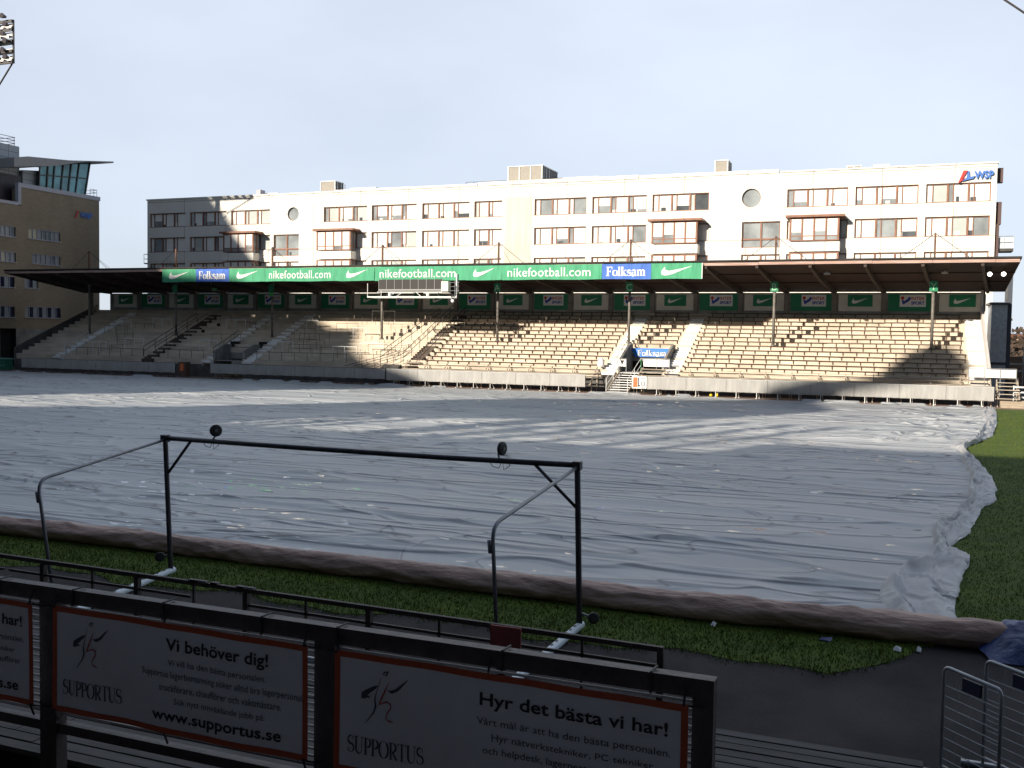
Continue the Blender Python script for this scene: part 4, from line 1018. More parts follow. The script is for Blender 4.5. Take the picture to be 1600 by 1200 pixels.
# ---- crush barriers on the standing terrace
def barrier(x0, x1, i, h, m_, label, group, n=2, r=.03):
    y = rowy(i)+.25; z = tread(i); t = thing('crush_barrier', label, 'barrier', ((x0+x1)/2, y, z), group)
    f = MB(); f.tube([(x0, y, z+h), (x1, y, z+h)], r, 6); obj('rail', f, m_, t)
    for q in range(n+1):
        x = x0+(x1-x0)*q/n; g = MB(); g.tube([(x, y, z-.01), (x, y, z+h)], r*.9, 6); obj('post', g, m_, t)
WB = [(-78.5, -76.1, 7), (-73.9, -71.5, 8), (-64.5, -62.15, 8), (-76.7, -75.0, 1), (-73.3, -70.9, 2), (-64.0, -61.9, 2), (-54.9, -53.6, 8), (-55.6, -53.3, 2), (-48.5, -46.0, 1), (-48.9, -46.4, 11), (-46.1, -43.7, 2), (-48.7, -47.2, 6)]
for k, (a, b, i) in enumerate(sorted(WB)):
    barrier(a, b, i, 1.05, white_metal, 'white crush barrier on the %s terrace step, %s white one from the left' % (ORD[i], ORD[k]), 'white crush barriers on the standing terrace', 2 if b-a > 1.6 else 1, .035)
rnd = random.Random(5); DB = []
for q in range(60):
    i = rnd.randint(1, 12); a = rnd.choice((rnd.uniform(-55.5, -43), rnd.uniform(-55.5, -43), rnd.uniform(-79, -63))); L = rnd.uniform(1.6, 3.6)
    if any(abs(i-j) < 1 and a < d+.4 and a+L > c-.4 for c, d, j in DB) or (a < -68 < a+L) or (a < -69.2 < a+L) or a+L > -41.2: continue
    if len(DB) < 24: DB.append((a, a+L, i))
for k, (a, b, i) in enumerate(sorted(DB)):
    barrier(a, b, i, rnd.choice((.55, .8, .95)), mat('thin_brown_rail', (0.10, 0.07, 0.055), 0.6, 0.3), 'thin dark crush barrier on the %s terrace step, %s dark one from the left' % (ORD[i], ORD[k]), 'thin dark crush barriers on the standing terrace', max(1, int((b-a)/1.1)), .02)
# ---- handrails of the dark stairs and the low fronts
def slope_rail(x, i0, i1, label, dxt=0, m_=dark_steel, y0=0):
    t = thing('handrail', label, 'handrail', (x, rowy(i0), tread(i0)), 'handrails on the terrace')
    f = MB(); A = (x, rowy(i0), tread(i0)); B = (x+dxt, rowy(i1), tread(i1))
    for h in (1.0, .55): f.tube([(A[0], A[1], A[2]+h), (B[0], B[1], B[2]+h)], .028, 6)
    obj('rail', f, m_, t)
    n = (i1-i0)
    for q in range(0, n+1, 2): g = MB(); xx = x+dxt*q/n; g.tube([(xx, rowy(i0+q)+.05, tread(i0+q)-.05), (xx, rowy(i0+q)+.05, tread(i0+q)+1.0)], .026, 6); obj('post', g, m_, t)
slope_rail(-40.75, 0, 13, 'dark handrail on the left side of the railed stair by the benches', 0); slope_rail(-39.2, 0, 13, 'dark handrail on the right side of the railed stair by the benches', 0)
slope_rail(-43.0, 0, 12, 'thin dark sloping rail left of the railed stair by the benches', 1.2, mat('thin_brown_rail', (0.1, 0.07, 0.055)))
slope_rail(-69.3, 0, 10, 'dark handrail on the left side of the shaded dark stair'); slope_rail(-67.9, 0, 10, 'dark handrail on the right side of the shaded dark stair')
slope_rail(-79.4, 0, 4, 'short pale handrail at the foot of the leftmost stair', 0, white_metal); slope_rail(-61.0, 0, 5, 'dark handrail above the left entrance beside the white stair')
slope_rail(-21.5, 0, 5, 'pale handrail left of the stand entrance beside the white stair', 0, galv)
# ---- low front rail of the standing terrace
for xa, xb, lab in ((-79.3, -69.4, 'low dark front rail at the left end of the standing terrace'), (-67.8, -62.2, 'low dark front rail between the shaded dark stair and the left entrance'), (-56.1, -41.0, 'low dark front rail between the left entrance and the railed stair')):
    t = thing('front_rail', lab, 'railing', ((xa+xb)/2, SY0+.1, SZ0), 'low front rails of the standing terrace')
    f = MB(); f.tube([(xa, SY0+.1, SZ0+.75), (xb, SY0+.1, SZ0+.75)], .025, 6); obj('rail', f, dark_steel, t)
    n = int((xb-xa)/1.3); p0 = None
    for q in range(n+1):
        x = xa+(xb-xa)*q/n
        if p0 is None: g = MB(); g.tube([(x, SY0+.1, SZ0-.05), (x, SY0+.1, SZ0+.75)], .024, 6); p0 = obj('post', g, dark_steel, t); px0 = x
        else: inst(p0, t, (x-px0, 0, 0))
t = thing('dugout_ramp', 'dark ramp with sloping rails at the foot of the railed stair', 'ramp', (-43, 76, 0))
f = MB(); f.prismx([(75.2, 0), (77.0, 0), (77.0, 1.7), (75.2, .9)], -42.6, -40.9); obj('slab', f, concrete_dark, t)
f = MB()
for k in range(4): f.tube([(-46.2+k*.9, 76.3, 1.45), (-42.6+k*.75, 76.6, 2.4), (-40.9+.4*k, 77.0, 3.0)], .026, 6)
for x in (-44.5, -43.2, -42.0): f.tube([(x, 76.4, .9), (x, 76.4, 2.2)], .024, 6)
obj('rail', f, dark_steel, t)
t = thing('green_bin', 'green container standing on the track at the far left edge', 'container', (-84.5, 74.2, 0))
f = MB(); f.box(-85.6, -83.9, 73.7, 74.7, .12, 1.2); obj('body', f, mat('green_container', (0.02, 0.14, 0.09), 0.6), t); f = MB(); f.box(-85.7, -83.8, 73.6, 74.8, 1.2, 1.3); f.box(-85.6, -83.9, 73.66, 73.7, .55, .62); obj('lid', f, mat('pale_green_lid', (0.16, 0.35, 0.28), 0.6), t)
#PART5
# ================================================================== PITCH COVER
tarp_m = bpy.data.materials.new('pale_woven_pitch_cover'); tarp_m.use_nodes = True
n_ = tarp_m.node_tree; b_ = n_.nodes['Principled BSDF']; L_ = n_.links.new
tc_ = n_.nodes.new('ShaderNodeTexCoord')
def _map(sc, rot=0):
    q = n_.nodes.new('ShaderNodeMapping'); q.inputs['Scale'].default_value = sc; q.inputs['Rotation'].default_value = (0, 0, rot); L_(tc_.outputs['Object'], q.inputs['Vector']); return q
def _noise(mp_, s, d=4, dist=0):
    q = n_.nodes.new('ShaderNodeTexNoise'); q.inputs['Scale'].default_value = s; q.inputs['Detail'].default_value = d; q.inputs['Distortion'].default_value = dist; L_(mp_.outputs['Vector'], q.inputs['Vector']); return q
def _ramp(src, p0, p1, c0, c1):
    q = n_.nodes.new('ShaderNodeValToRGB'); q.color_ramp.elements[0].position = p0; q.color_ramp.elements[1].position = p1
    q.color_ramp.elements[0].color = (*c0, 1); q.color_ramp.elements[1].color = (*c1, 1); L_(src, q.inputs['Fac']); return q
base_n = _noise(_map((.06, .28, 1)), 1.0, 7, .5)
base_r = _ramp(base_n.outputs['Fac'], .3, .7, (0.395, 0.415, 0.435), (0.49, 0.50, 0.51))
# fold lines: long smooth curves, with the colour darkened along them
def _line(sc, rot, lvl, w, dark, det=2, dist=.3, ns=1.0):
    q = _noise(_map(sc, rot), ns, det, dist)
    u = n_.nodes.new('ShaderNodeMath'); u.operation = 'SUBTRACT'; u.inputs[1].default_value = lvl; L_(q.outputs['Fac'], u.inputs[0])
    v = n_.nodes.new('ShaderNodeMath'); v.operation = 'ABSOLUTE'; L_(u.outputs[0], v.inputs[0])
    return _ramp(v.outputs[0], .0, w, (dark, dark, dark*1.02), (1, 1, 1)), v
LN = [_line((.040, .34, 1), .02, .50, .0050, .34), _line((.05, .30, 1), -.05, .44, .0045, .42), _line((.06, .45, 1), .06, .57, .0045, .45), _line((.10, .30, 1), .35, .5, .0035, .5), _line((.16, .26, 1), -.4, .47, .003, .5)]
cur = base_r.outputs['Color']; hgt = None
for R0, v0 in LN:
    q = n_.nodes.new('ShaderNodeMix'); q.data_type = 'RGBA'; q.blend_type = 'MULTIPLY'; q.inputs['Factor'].default_value = 1; L_(cur, q.inputs['A']); L_(R0.outputs['Color'], q.inputs['B']); cur = q.outputs['Result']
    w_ = n_.nodes.new('ShaderNodeMapRange'); w_.interpolation_type = 'SMOOTHSTEP'; w_.inputs['From Min'].default_value = 0; w_.inputs['From Max'].default_value = .035; w_.inputs['To Min'].default_value = 1; w_.inputs['To Max'].default_value = 0; L_(v0.outputs[0], w_.inputs['Value'])
    if hgt is None: hgt = w_.outputs['Result']
    else:
        ad_ = n_.nodes.new('ShaderNodeMath'); ad_.operation = 'ADD'; L_(hgt, ad_.inputs[0]); L_(w_.outputs['Result'], ad_.inputs[1]); hgt = ad_.outputs[0]
# wet leaves and mud spots
sp_n = _noise(_map((.55, 1.5, 1)), 1.3, 3)
sp_r = _ramp(sp_n.outputs['Fac'], .735, .755, (0, 0, 0), (1, 1, 1))
mu2 = n_.nodes.new('ShaderNodeMix'); mu2.data_type = 'RGBA'; L_(sp_r.outputs['Color'], mu2.inputs['Factor']); L_(cur, mu2.inputs['A']); mu2.inputs['B'].default_value = (0.10, 0.08, 0.06, 1)
L_(mu2.outputs['Result'], b_.inputs['Base Color'])
# puddles: smooth and mirror-like
pd_n = _noise(_map((.9, 2.0, 1)), 1.7, 2)
lf_n = _noise(_map((.10, .16, 1)), 1.0, 2)
pd_a = n_.nodes.new('ShaderNodeMath'); pd_a.operation = 'MULTIPLY_ADD'; pd_a.inputs[1].default_value = .5; L_(lf_n.outputs['Fac'], pd_a.inputs[0]); L_(pd_n.outputs['Fac'], pd_a.inputs[2])
pd_r = _ramp(pd_a.outputs[0], .948, .956, (.5, .5, .5), (.04, .04, .04))
L_(pd_r.outputs['Color'], b_.inputs['Roughness'])
bp_v = _ramp(pd_a.outputs[0], .948, .956, (.55, .55, .55), (.0, .0, .0))
bp = n_.nodes.new('ShaderNodeBump'); bp.inputs['Distance'].default_value = .10; L_(bp_v.outputs['Color'], bp.inputs['Strength']); L_(hgt, bp.inputs['Height']); L_(bp.outputs['Normal'], b_.inputs['Normal'])
b_.inputs['Specular IOR Level'].default_value = .5
OUT = [(15.2, 0.85), (17.22, 0.86), (19.29, 1.01), (21.08, 1.29), (22.0, 1.34), (22.2, 1.05), (22.7, 0.97), (24.06, 1.39), (27.18, 1.84), (28.25, 1.95), (30.18, 2.42), (32.73, 2.62), (35, 2.7), (37.61, 2.63), (39.75, 2.58), (42.95, 2.2), (44.9, 2.46), (51.18, 3.87), (57.28, 4.52), (67.82, 5.33), (73.4, 5.63)]
oy = np.array([o[0] for o in OUT]); ox = np.array([o[1] for o in OUT])
def vnoise(x, y, seed):
    r = np.random.RandomState(seed); T = r.rand(256, 256)
    xi = np.floor(x).astype(int); yi = np.floor(y).astype(int); fx = x-xi; fy = y-yi
    fx = fx*fx*(3-2*fx); fy = fy*fy*(3-2*fy); g = lambda a, b: T[a % 256, b % 256]
    return (g(xi, yi)*(1-fx)+g(xi+1, yi)*fx)*(1-fy)+(g(xi, yi+1)*(1-fx)+g(xi+1, yi+1)*fx)*fy
def fbm(x, y, seed, o=4):
    s = 0; a = .5
    for k in range(o): s = s+a*vnoise(x*2**k, y*2**k, seed+k); a *= .5
    return s/(1-.5**o)
def crease(x, y, seed, wdt, o=3): return np.exp(-((fbm(x, y, seed, o)-.5)/wdt)**2)
def cover_h(X, Y):
    h = 0.05*crease(X*.035+.3, Y*.42-X*.01, 3, .03, 2)+.06*crease(X*.03+9, Y*.26+X*.012, 21, .02, 2)
    h += .04*crease(X*.10+Y*.06, Y*.45-X*.07, 33, .025, 2)*(Y < 50)
    h += .03*fbm(X*.04, Y*.2, 57, 2)
    return h
ny, nx = 300, 430
gy_ = 15.3+(73.35-15.3)*(np.linspace(0, 1, ny)**1.45)
tt = np.linspace(0, 1, nx)**1.9
GX = np.zeros((ny, nx)); GY = np.zeros((ny, nx))
for j in range(ny):
    xr = np.interp(gy_[j], oy, ox)
    GX[j] = xr-tt*(24+(gy_[j]-15)*1.38); GY[j] = gy_[j]
# far edge is not straight
GY += ((gy_-15.3)/58)[:, None]**8*(.35*fbm(GX*.25, GY*0+3, 81, 3)-.3)
dist = tt[None, :]*(24+(GY-15)*1.38)
GZ = .022+cover_h(GX, GY)
near = np.exp(-(dist/.9)**2); edg = np.clip(dist/.15, 0, 1)
GZ += near*(.05*fbm(GX*.8, GY*.5, 91, 2)+.07*crease(GX*.5+GY*.3, GY*.3, 95, .05))*edg
fl = (GY > 45)*np.exp(-((dist-2.5)/3)**2); GZ += fl*(.16*crease(GX*.22+GY*.10, GY*.35-GX*.12, 99, .035))
GZ += .35*np.exp(-((GY-73.1)/.35)**2)*(fbm(GX*.5, GY*.2, 71, 3) > .58)*.5
me = bpy.data.meshes.new('pitch_cover')
V = np.stack([GX, GY, GZ], -1).reshape(-1, 3)
Fq = []
for j in range(ny-1):
    a = j*nx
    for i in range(nx-1): Fq.append((a+i, a+i+nx, a+i+nx+1, a+i+1))
me.from_pydata(V.tolist(), [], Fq); me.materials.append(tarp_m)
me.polygons.foreach_set('use_smooth', [True]*len(me.polygons)); me.update()
cover = bpy.data.objects.new('pitch_cover', me); COL.objects.link(cover); ROOT['pitch_cover'] = Vector((0, 0, 0))
tag(cover, 'huge pale grey creased cover sheet spread over the pitch', 'cover')
# crumpled edge folded back over the sheet
nu, nv = 1100, 34
ys_ = np.linspace(15.6, 72.8, nu); U, Vv = np.meshgrid(ys_, np.linspace(0, 1, nv), indexing='ij')
wid = .22+.55*fbm(U*.22, U*0, 111, 3)+.45*np.exp(-((U-18)/2.0)**2)+.25*np.exp(-((U-24.5)/1.3)**2)+.7*np.exp(-((U-44.5)/1.6)**2)
xr = np.interp(U, oy, ox)+.16*(fbm(U*.9, U*0+2, 113, 3)-.5)
xs2 = np.interp(U, oy[[0, 2, 3, 7, 8, 10, 12, 14, 17, 18, 20]], ox[[0, 2, 3, 7, 8, 10, 12, 14, 17, 18, 20]])
vb = np.clip(Vv*1.6, 0, 1)
X_ = xr*(1-vb)+(xs2-.10)*vb-Vv*wid+.12*(fbm(U*1.3, Vv*3, 115, 3)-.5); Y_ = U+.35*(fbm(U*1.1, Vv*2.5, 117, 3)-.5)
prof_ = np.sin(np.pi*np.clip(Vv, 0, 1))**.6
rdg = lambda a, b, s: (1-np.abs(2*fbm(a, b, s, 2)-1))**3
hz = prof_*.04+.17*np.exp(-((Vv-.80)/.11)**2)*(.25+fbm(U*.35, U*0, 119, 2))+.08*np.exp(-((Vv-.42+.2*np.sin(U*.5))/.10)**2)*fbm(U*.3, U*0+4, 120, 2)
hz += .05*prof_*(crease(U*.35+Vv*1.4, Vv*1.6-U*.2, 201, .035, 2)+crease(U*.6-Vv*1.9, Vv*1.2+U*.1, 203, .03, 2)+.7*crease(U*.25, Vv*3.5, 205, .04, 2))
hz += prof_*(.07*rdg(U*.22+Vv*1.1, Vv*1.8+U*.10, 123)+.06*rdg(U*.55-Vv*1.2, Vv*1.1, 124)*np.clip((fbm(U*.16, U*0, 121, 2)-.42)*5, 0, 1))
Z_ = .03+hz+cover_h(X_, Y_)*Vv
Z_[:, 0] = .012
me = bpy.data.meshes.new('folded_edge')
V = np.stack([X_, Y_, Z_], -1).reshape(-1, 3); Fq = []
for j in range(nu-1):
    for i in range(nv-1): a = j*nv+i; Fq.append((a, a+1, a+nv+1, a+nv))
me.from_pydata(V.tolist(), [], Fq); me.materials.append(mat('pale_folded_cover_cloth', (0.43, 0.43, 0.44), 0.5, 0.12, 1.2, bump=.2, bscale=4))
me.polygons.foreach_set('use_smooth', [True]*len(me.polygons)); me.update()
fe = bpy.data.objects.new('folded_edge', me); COL.objects.link(fe); fe.parent = cover
# rolled-up part of the cover along the near touchline
nu, nv = 620, 26; V = []; Fq = []
xs_ = np.linspace(-34, 1.75, nu); A = np.linspace(0, 2*np.pi, nv, endpoint=False)
U, AA = np.meshgrid(xs_, A, indexing='ij')
rad = .185+.03*(U+12)/14*(U > -12)+.06*(fbm(U*.5+AA*.35, AA*.5+U*.25, 131, 3)-.5)+.035*crease(U*.35+AA*.6, AA*.6-U*.25, 137, .05)-.02*crease(U*.7-AA*.8, AA*.3+U*.2, 138, .04)
cy = 15.28+.05*np.sin(U*.35)+.03*(U > -1)*(U+1)
V = np.stack([U, cy+rad*1.22*np.cos(AA), .165+rad*np.sin(AA)*1.02], -1); V[..., 2] = np.maximum(V[..., 2], .012); V = V.reshape(-1, 3)
for j in range(nu-1):
    for i in range(nv): a = j*nv+i; b = j*nv+(i+1) % nv; Fq.append((a, b, b+nv, a+nv))
Fq.append(tuple(range(nv))); Fq.append(tuple((nu-1)*nv+k for k in range(nv))[::-1])
me = bpy.data.meshes.new('cover_roll'); me.from_pydata(V.tolist(), [], Fq); me.materials.append(roll_mat)
me.polygons.foreach_set('use_smooth', [True]*(len(me.polygons)-2)+[False]*2); me.update()
ro = bpy.data.objects.new('cover_roll', me); COL.objects.link(ro)
tag(ro, 'long brown rolled up cover lying along the near edge of the pitch', 'roll')
# blue tarpaulin thrown over the end of the roll
nu, nv = 40, 28; U, Q = np.meshgrid(np.linspace(0, 1, nu), np.linspace(-1, 1, nv), indexing='ij')
X_ = 1.22+1.5*U+.12*(fbm(U*3, Q*2, 141)-.5)-.18*(1-np.abs(Q))*(1-U); Y_ = 15.35+Q*(.62+.1*fbm(U*4, Q, 143)); Z_ = .02+(1-np.abs(Q)**1.7)*(.34+.18*fbm(U*4, Q*3, 145, 4))*np.clip(U*4+.15, 0, 1)
V = np.stack([X_, Y_, Z_], -1).reshape(-1, 3); Fq = []
for j in range(nu-1):
    for i in range(nv-1): a = j*nv+i; Fq.append((a, a+1, a+nv+1, a+nv))
me = bpy.data.meshes.new('blue_tarpaulin'); me.from_pydata(V.tolist(), [], Fq); me.materials.append(blue_tarp); me.polygons.foreach_set('use_smooth', [True]*len(me.polygons)); me.update()
bt = bpy.data.objects.new('blue_tarpaulin', me); COL.objects.link(bt); tag(bt, 'crumpled dark blue tarpaulin over the right end of the brown roll', 'tarpaulin')
# scraps of litter
for k, (x, y, w, lab) in enumerate(((-2.55, 14.75, .07, 'crumpled white paper scrap on the grass below the brown roll, the leftmost scrap'), (.02, 14.62, .10, 'white paper scrap on the grass below the brown roll near the blue tarpaulin'), (.30, 14.72, .06, 'tiny pale scrap right of the larger white paper scrap'))):
    f = MB(); f.add([(x-w/2, y, .03), (x+w/2, y-.03, .025), (x+w/2+.01, y+.09, .05), (x-w/4, y+.10, .06), (x, y+.04, .09)], [(0, 1, 4), (1, 2, 4), (2, 3, 4), (3, 0, 4)]); single('paper_scrap', f, paper, lab, 'litter', 'paper scraps on the grass')
f = MB(); f.add([(-1.02, 14.72, .02), (-.86, 14.68, .03), (-.84, 14.78, .06), (-1.0, 14.8, .04)], [(0, 1, 2, 3)]); f.box(-1.0, -.88, 14.7, 14.76, .012, .03); single('blue_wrapper', f, mat('blue_wrapper', (0.05, 0.06, 0.2), 0.4), 'flat dark blue wrapper on the grass below the brown roll', 'litter')

# ================================================================== GOAL
gl = thing('football_goal', 'dark tube football goal without net turned to face the pitch', 'goal', (-8.2, 13.9, 0))
TL, TR = Vector((-12.1, 13.98, 2.41)), Vector((-4.42, 13.82, 2.43)); BL, BR = Vector((-11.98, 13.98, .05)), Vector((-4.34, 13.82, .05))
f = MB(); f.tube([TL-Vector((.05, 0, 0)), TL.lerp(TR, .35)-Vector((0, 0, .015)), TL.lerp(TR, .7)-Vector((0, 0, .02)), TR+Vector((.05, 0, 0))], .043, 10); obj('crossbar', f, goal_dark, gl, True)
for a, b in ((TL, BL), (TR, BR)): f = MB(); f.tube([a, b], .044, 10); f.box(a.x-.06, a.x+.06, a.y-.06, a.y+.06, a.z-.07, a.z+.055); obj('post', f, goal_dark, gl, False)
for a, b in (((-11.53, 13.98, 2.40), (-12.03, 13.98, 1.80)), ((-5.1, 13.83, 2.41), (-4.40, 13.82, 1.78))): f = MB(); f.tube([a, b], .026, 8); obj('corner_brace', f, goal_dark, gl, True)
for T0, K, G in ((TL-Vector((0, 0, .03)), Vector((-11.83, 10.95, 2.07)), Vector((-11.36, 10.85, .06))), (TR-Vector((0, 0, .03)), Vector((-4.56, 10.95, 2.02)), Vector((-4.40, 10.85, .06)))):
    f = MB(); d1 = (T0-K).normalized(); d2 = (G-K).normalized(); pts = [T0]
    for q in range(7):
        u = q/6; a = K+d1*.22; c = K+d2*.22; pts.append(a*(1-u)**2+K*2*u*(1-u)+c*u*u)
    pts.append(G); f.tube(pts, .026, 8); f.bar(K+d2*.18+Vector((-.05, 0, 0)), K+d2*.34+Vector((-.04, 0, 0)), .035); obj('net_support', f, goal_grey, gl, True)
for B, E_ in ((BL, Vector((-11.40, 10.85, .06))), (BR, Vector((-4.36, 10.85, .06)))):
    f = MB(); d = (B-E_).normalized(); f.tube([E_, B+d*.09], .058, 12)
    for q in range(12): p = E_.lerp(B, .2+q*.066); f.box(p.x-.012, p.x+.012, p.y-.03, p.y+.03, p.z+.05, p.z+.064, 1)
    obj('ground_bar', f, [goal_white, dark_steel], gl, False)
f = MB(); f.tube([Vector((-11.38, 10.85, .06)), Vector((-4.38, 10.85, .06))], .05, 10); obj('rear_bar', f, goal_white, gl, True)
def wheel(c, ax, r=.105, w=.06):
    c = Vector(c); ax = Vector(ax).normalized(); f = MB(); f.tube([c-ax*w/2, c-ax*w/2*.98, c-ax*w*.3, c+ax*w*.3, c+ax*w/2*.98, c+ax*w/2], [r*.5, r*.86, r, r, r*.86, r*.5], 18); return f
for c, base, ax in (((-10.97, 13.93, 2.60), (-11.08, 13.94, 2.40), (.75, -.6, .1)), ((-5.63, 13.86, 2.60), (-5.66, 13.86, 2.40), (.95, -.25, 0))):
    w = obj('transport_wheel', wheel(c, ax), rubber, gl, True); c = Vector(c); ax = Vector(ax).normalized()
    f = MB(); f.tube([c-ax*.05, c-ax*.06+Vector((0, 0, .02)), c-ax*.07+Vector((0, 0, -.1)), Vector(base)], .016, 6); f.tube([c-ax*.06, c+ax*.045], .03, 8); obj('fork', f, goal_grey, w)
    f = MB(); p = Vector(base); f.tube([p+Vector((-.2, 0, .03)), p+Vector((-.12, 0, -.08)), p+Vector((-.02, 0, -.1)), p+Vector((.04, 0, .02)), p+Vector((.07, -.02, -.12)), p+Vector((.15, 0, -.06)), p+Vector((.18, 0, .03))], .006, 5); obj('loose_cord', f, dark_steel, w)
for c, q in (((-12.15, 13.9, .30), BL), ((-4.12, 13.80, .20), BR)):
    w = obj('transport_wheel', wheel(c, (.5, -.8, .1), .085), rubber, gl, True); f = MB(); f.tube([Vector(c), Vector((q.x, q.y, c[2]+.05))], .018, 6); obj('fork', f, goal_grey, w)

# ================================================================== LOW FENCE BETWEEN PITCH AND WALKWAY
lf = thing('touchline_fence', 'low rusty dark two rail fence along the near touchline', 'fence', (-8, 10.6, 0))
FY = 10.6
def fz(x): return .985+(x+12)*-.009
f = MB(); f.bar((-17.5, FY, fz(-17.5)), (-2.36, FY, fz(-2.4)), .05, .055); obj('top_rail', f, fence_dark, lf)
for a, b in ((-17.5, -12.1), (-12.0, -8.75), (-7.86, -4.3), (-4.2, -2.4)): f = MB(); f.bar((a, FY, fz(a)-.19), (b, FY, fz(b)-.19), .03, .035); obj('middle_rail', f, fence_dark, lf)
for k, x in enumerate((-16.8, -15.6, -14.3, -13.3, -12.35, -11.35, -10.44, -9.65, -8.7, -7.86, -6.95, -6.04, -5.08, -4.25, -3.29, -2.39)):
    w = .07 if k in (5, 7, 9, 11, 13, 15) else .03; f = MB(); f.box(x-w/2, x+w/2, FY-w/2, FY+w/2, 0, fz(x)-.02); obj('post', f, fence_dark, lf)
f = MB(); rnd = random.Random(4)
for q in range(9): x = -8.8+rnd.random()*1.1; f.box(x-.05, x+.06, FY-.03, FY+.03, fz(x)+.02, fz(x)+.05)
obj('peeling_paint', f, mat('pale_peeling_paint', (0.2, 0.18, 0.17), 0.9), lf)
f = MB(); f.box(-4.38, -4.0, FY-.10, FY-.075, .68, .95); f.box(-4.37, -4.01, FY-.107, FY-.10, .69, .70); f.box(-4.22, -4.15, FY-.075, FY-.03, .6, .9)
single('red_board', f, red_board, 'small dull red board tied to the low dark fence behind the goal', 'board')

# ================================================================== FRONT OF THE NEAR STAND
nf = thing('front_barrier', 'dark steel beam barrier at the front of the near stand carrying the banners', 'barrier', (-4, 6.05, 1.1))
f = MB(); f.box(-12, -1.02, 6.0, 6.12, 2.10, 2.21); f.bar((-12, 6.0, 2.216), (-1.02, 6.0, 2.216), .02, .012); obj('top_beam', f, beam_dark, nf)
for x, w in ((-11.6, .18), (-9.02, .18), (-6.39, .175), (-3.78, .17), (-1.085, .13)): f = MB(); f.box(x-w/2, x+w/2, 6.005, 6.115, .3, 2.099); obj('post', f, beam_dark, nf)
f = MB(); f.box(-12, -1.0, 6.02, 6.10, 1.02, 1.10); obj('lower_beam', f, beam_dark, nf)
f = MB()
for z in np.arange(1.16, 2.08, .055):
    f.box(-12, -1.02, 6.07, 6.085, z, z+.016)
obj('mesh_infill', f, mat('dull_zinc_mesh', (0.20, 0.20, 0.21), 0.6), nf)
for xx in (-6.9, -6.1, -5.2, -4.3, -3.66, -2.4, -1.4):
    f = MB(); f.bar((xx-.01, 5.99, 2.09), (xx-.01, 5.99, 2.22), .014, .014); f.bar((xx-.01, 5.99, 2.225), (xx, 6.12, 2.225), .014, .01)
    obj('cable_tie', f, rubber, nf)
def logo_runner(fB, fR, fr, x, y, s):
    P = lambda q: [(x+a*s, y+b*s) for a, b in q]; Wd = lambda q: [v*s for v in q]
    fB.ribbon(P([(.0, .42), (.05, .50), (.16, .57), (.30, .66), (.36, .70)]), Wd([.01, .10, .09, .06, .015]), fr, .006)        # trailing arm
    fB.ribbon(P([(.0, .42), (.06, .44), (.13, .47), (.2, .45)]), Wd([.01, .06, .05, .01]), fr, .0062)
    fB.ribbon(P([(.47, .93), (.52, .98), (.58, 1.0), (.55, .92), (.49, .93)]), Wd([.01, .03, .04, .03, .01]), fr, .006)       # head
    fB.ribbon(P([(.43, .86), (.39, .72), (.33, .55), (.30, .42), (.32, .30), (.27, .17), (.15, .03), (.08, -.05)]), Wd([.008, .012, .016, .03, .04, .03, .018, .006]), fr, .0061)  # leg
    fB.ribbon(P([(.58, .64), (.66, .62), (.78, .68), (.90, .80), (1.0, .90)]), Wd([.01, .06, .06, .035, .006]), fr, .006)     # leading arm
    fR.ribbon(P([(.60, .80), (.52, .62), (.44, .46), (.40, .36)]), Wd([.008, .03, .035, .03]), fr, .0063)
    fR.ribbon(P([(.36, .33), (.46, .38), (.56, .42), (.64, .38), (.64, .30), (.56, .20), (.54, .10), (.62, .07), (.70, .06)]), Wd([.008, .02, .03, .03, .025, .02, .02, .03, .008]), fr, .0064)
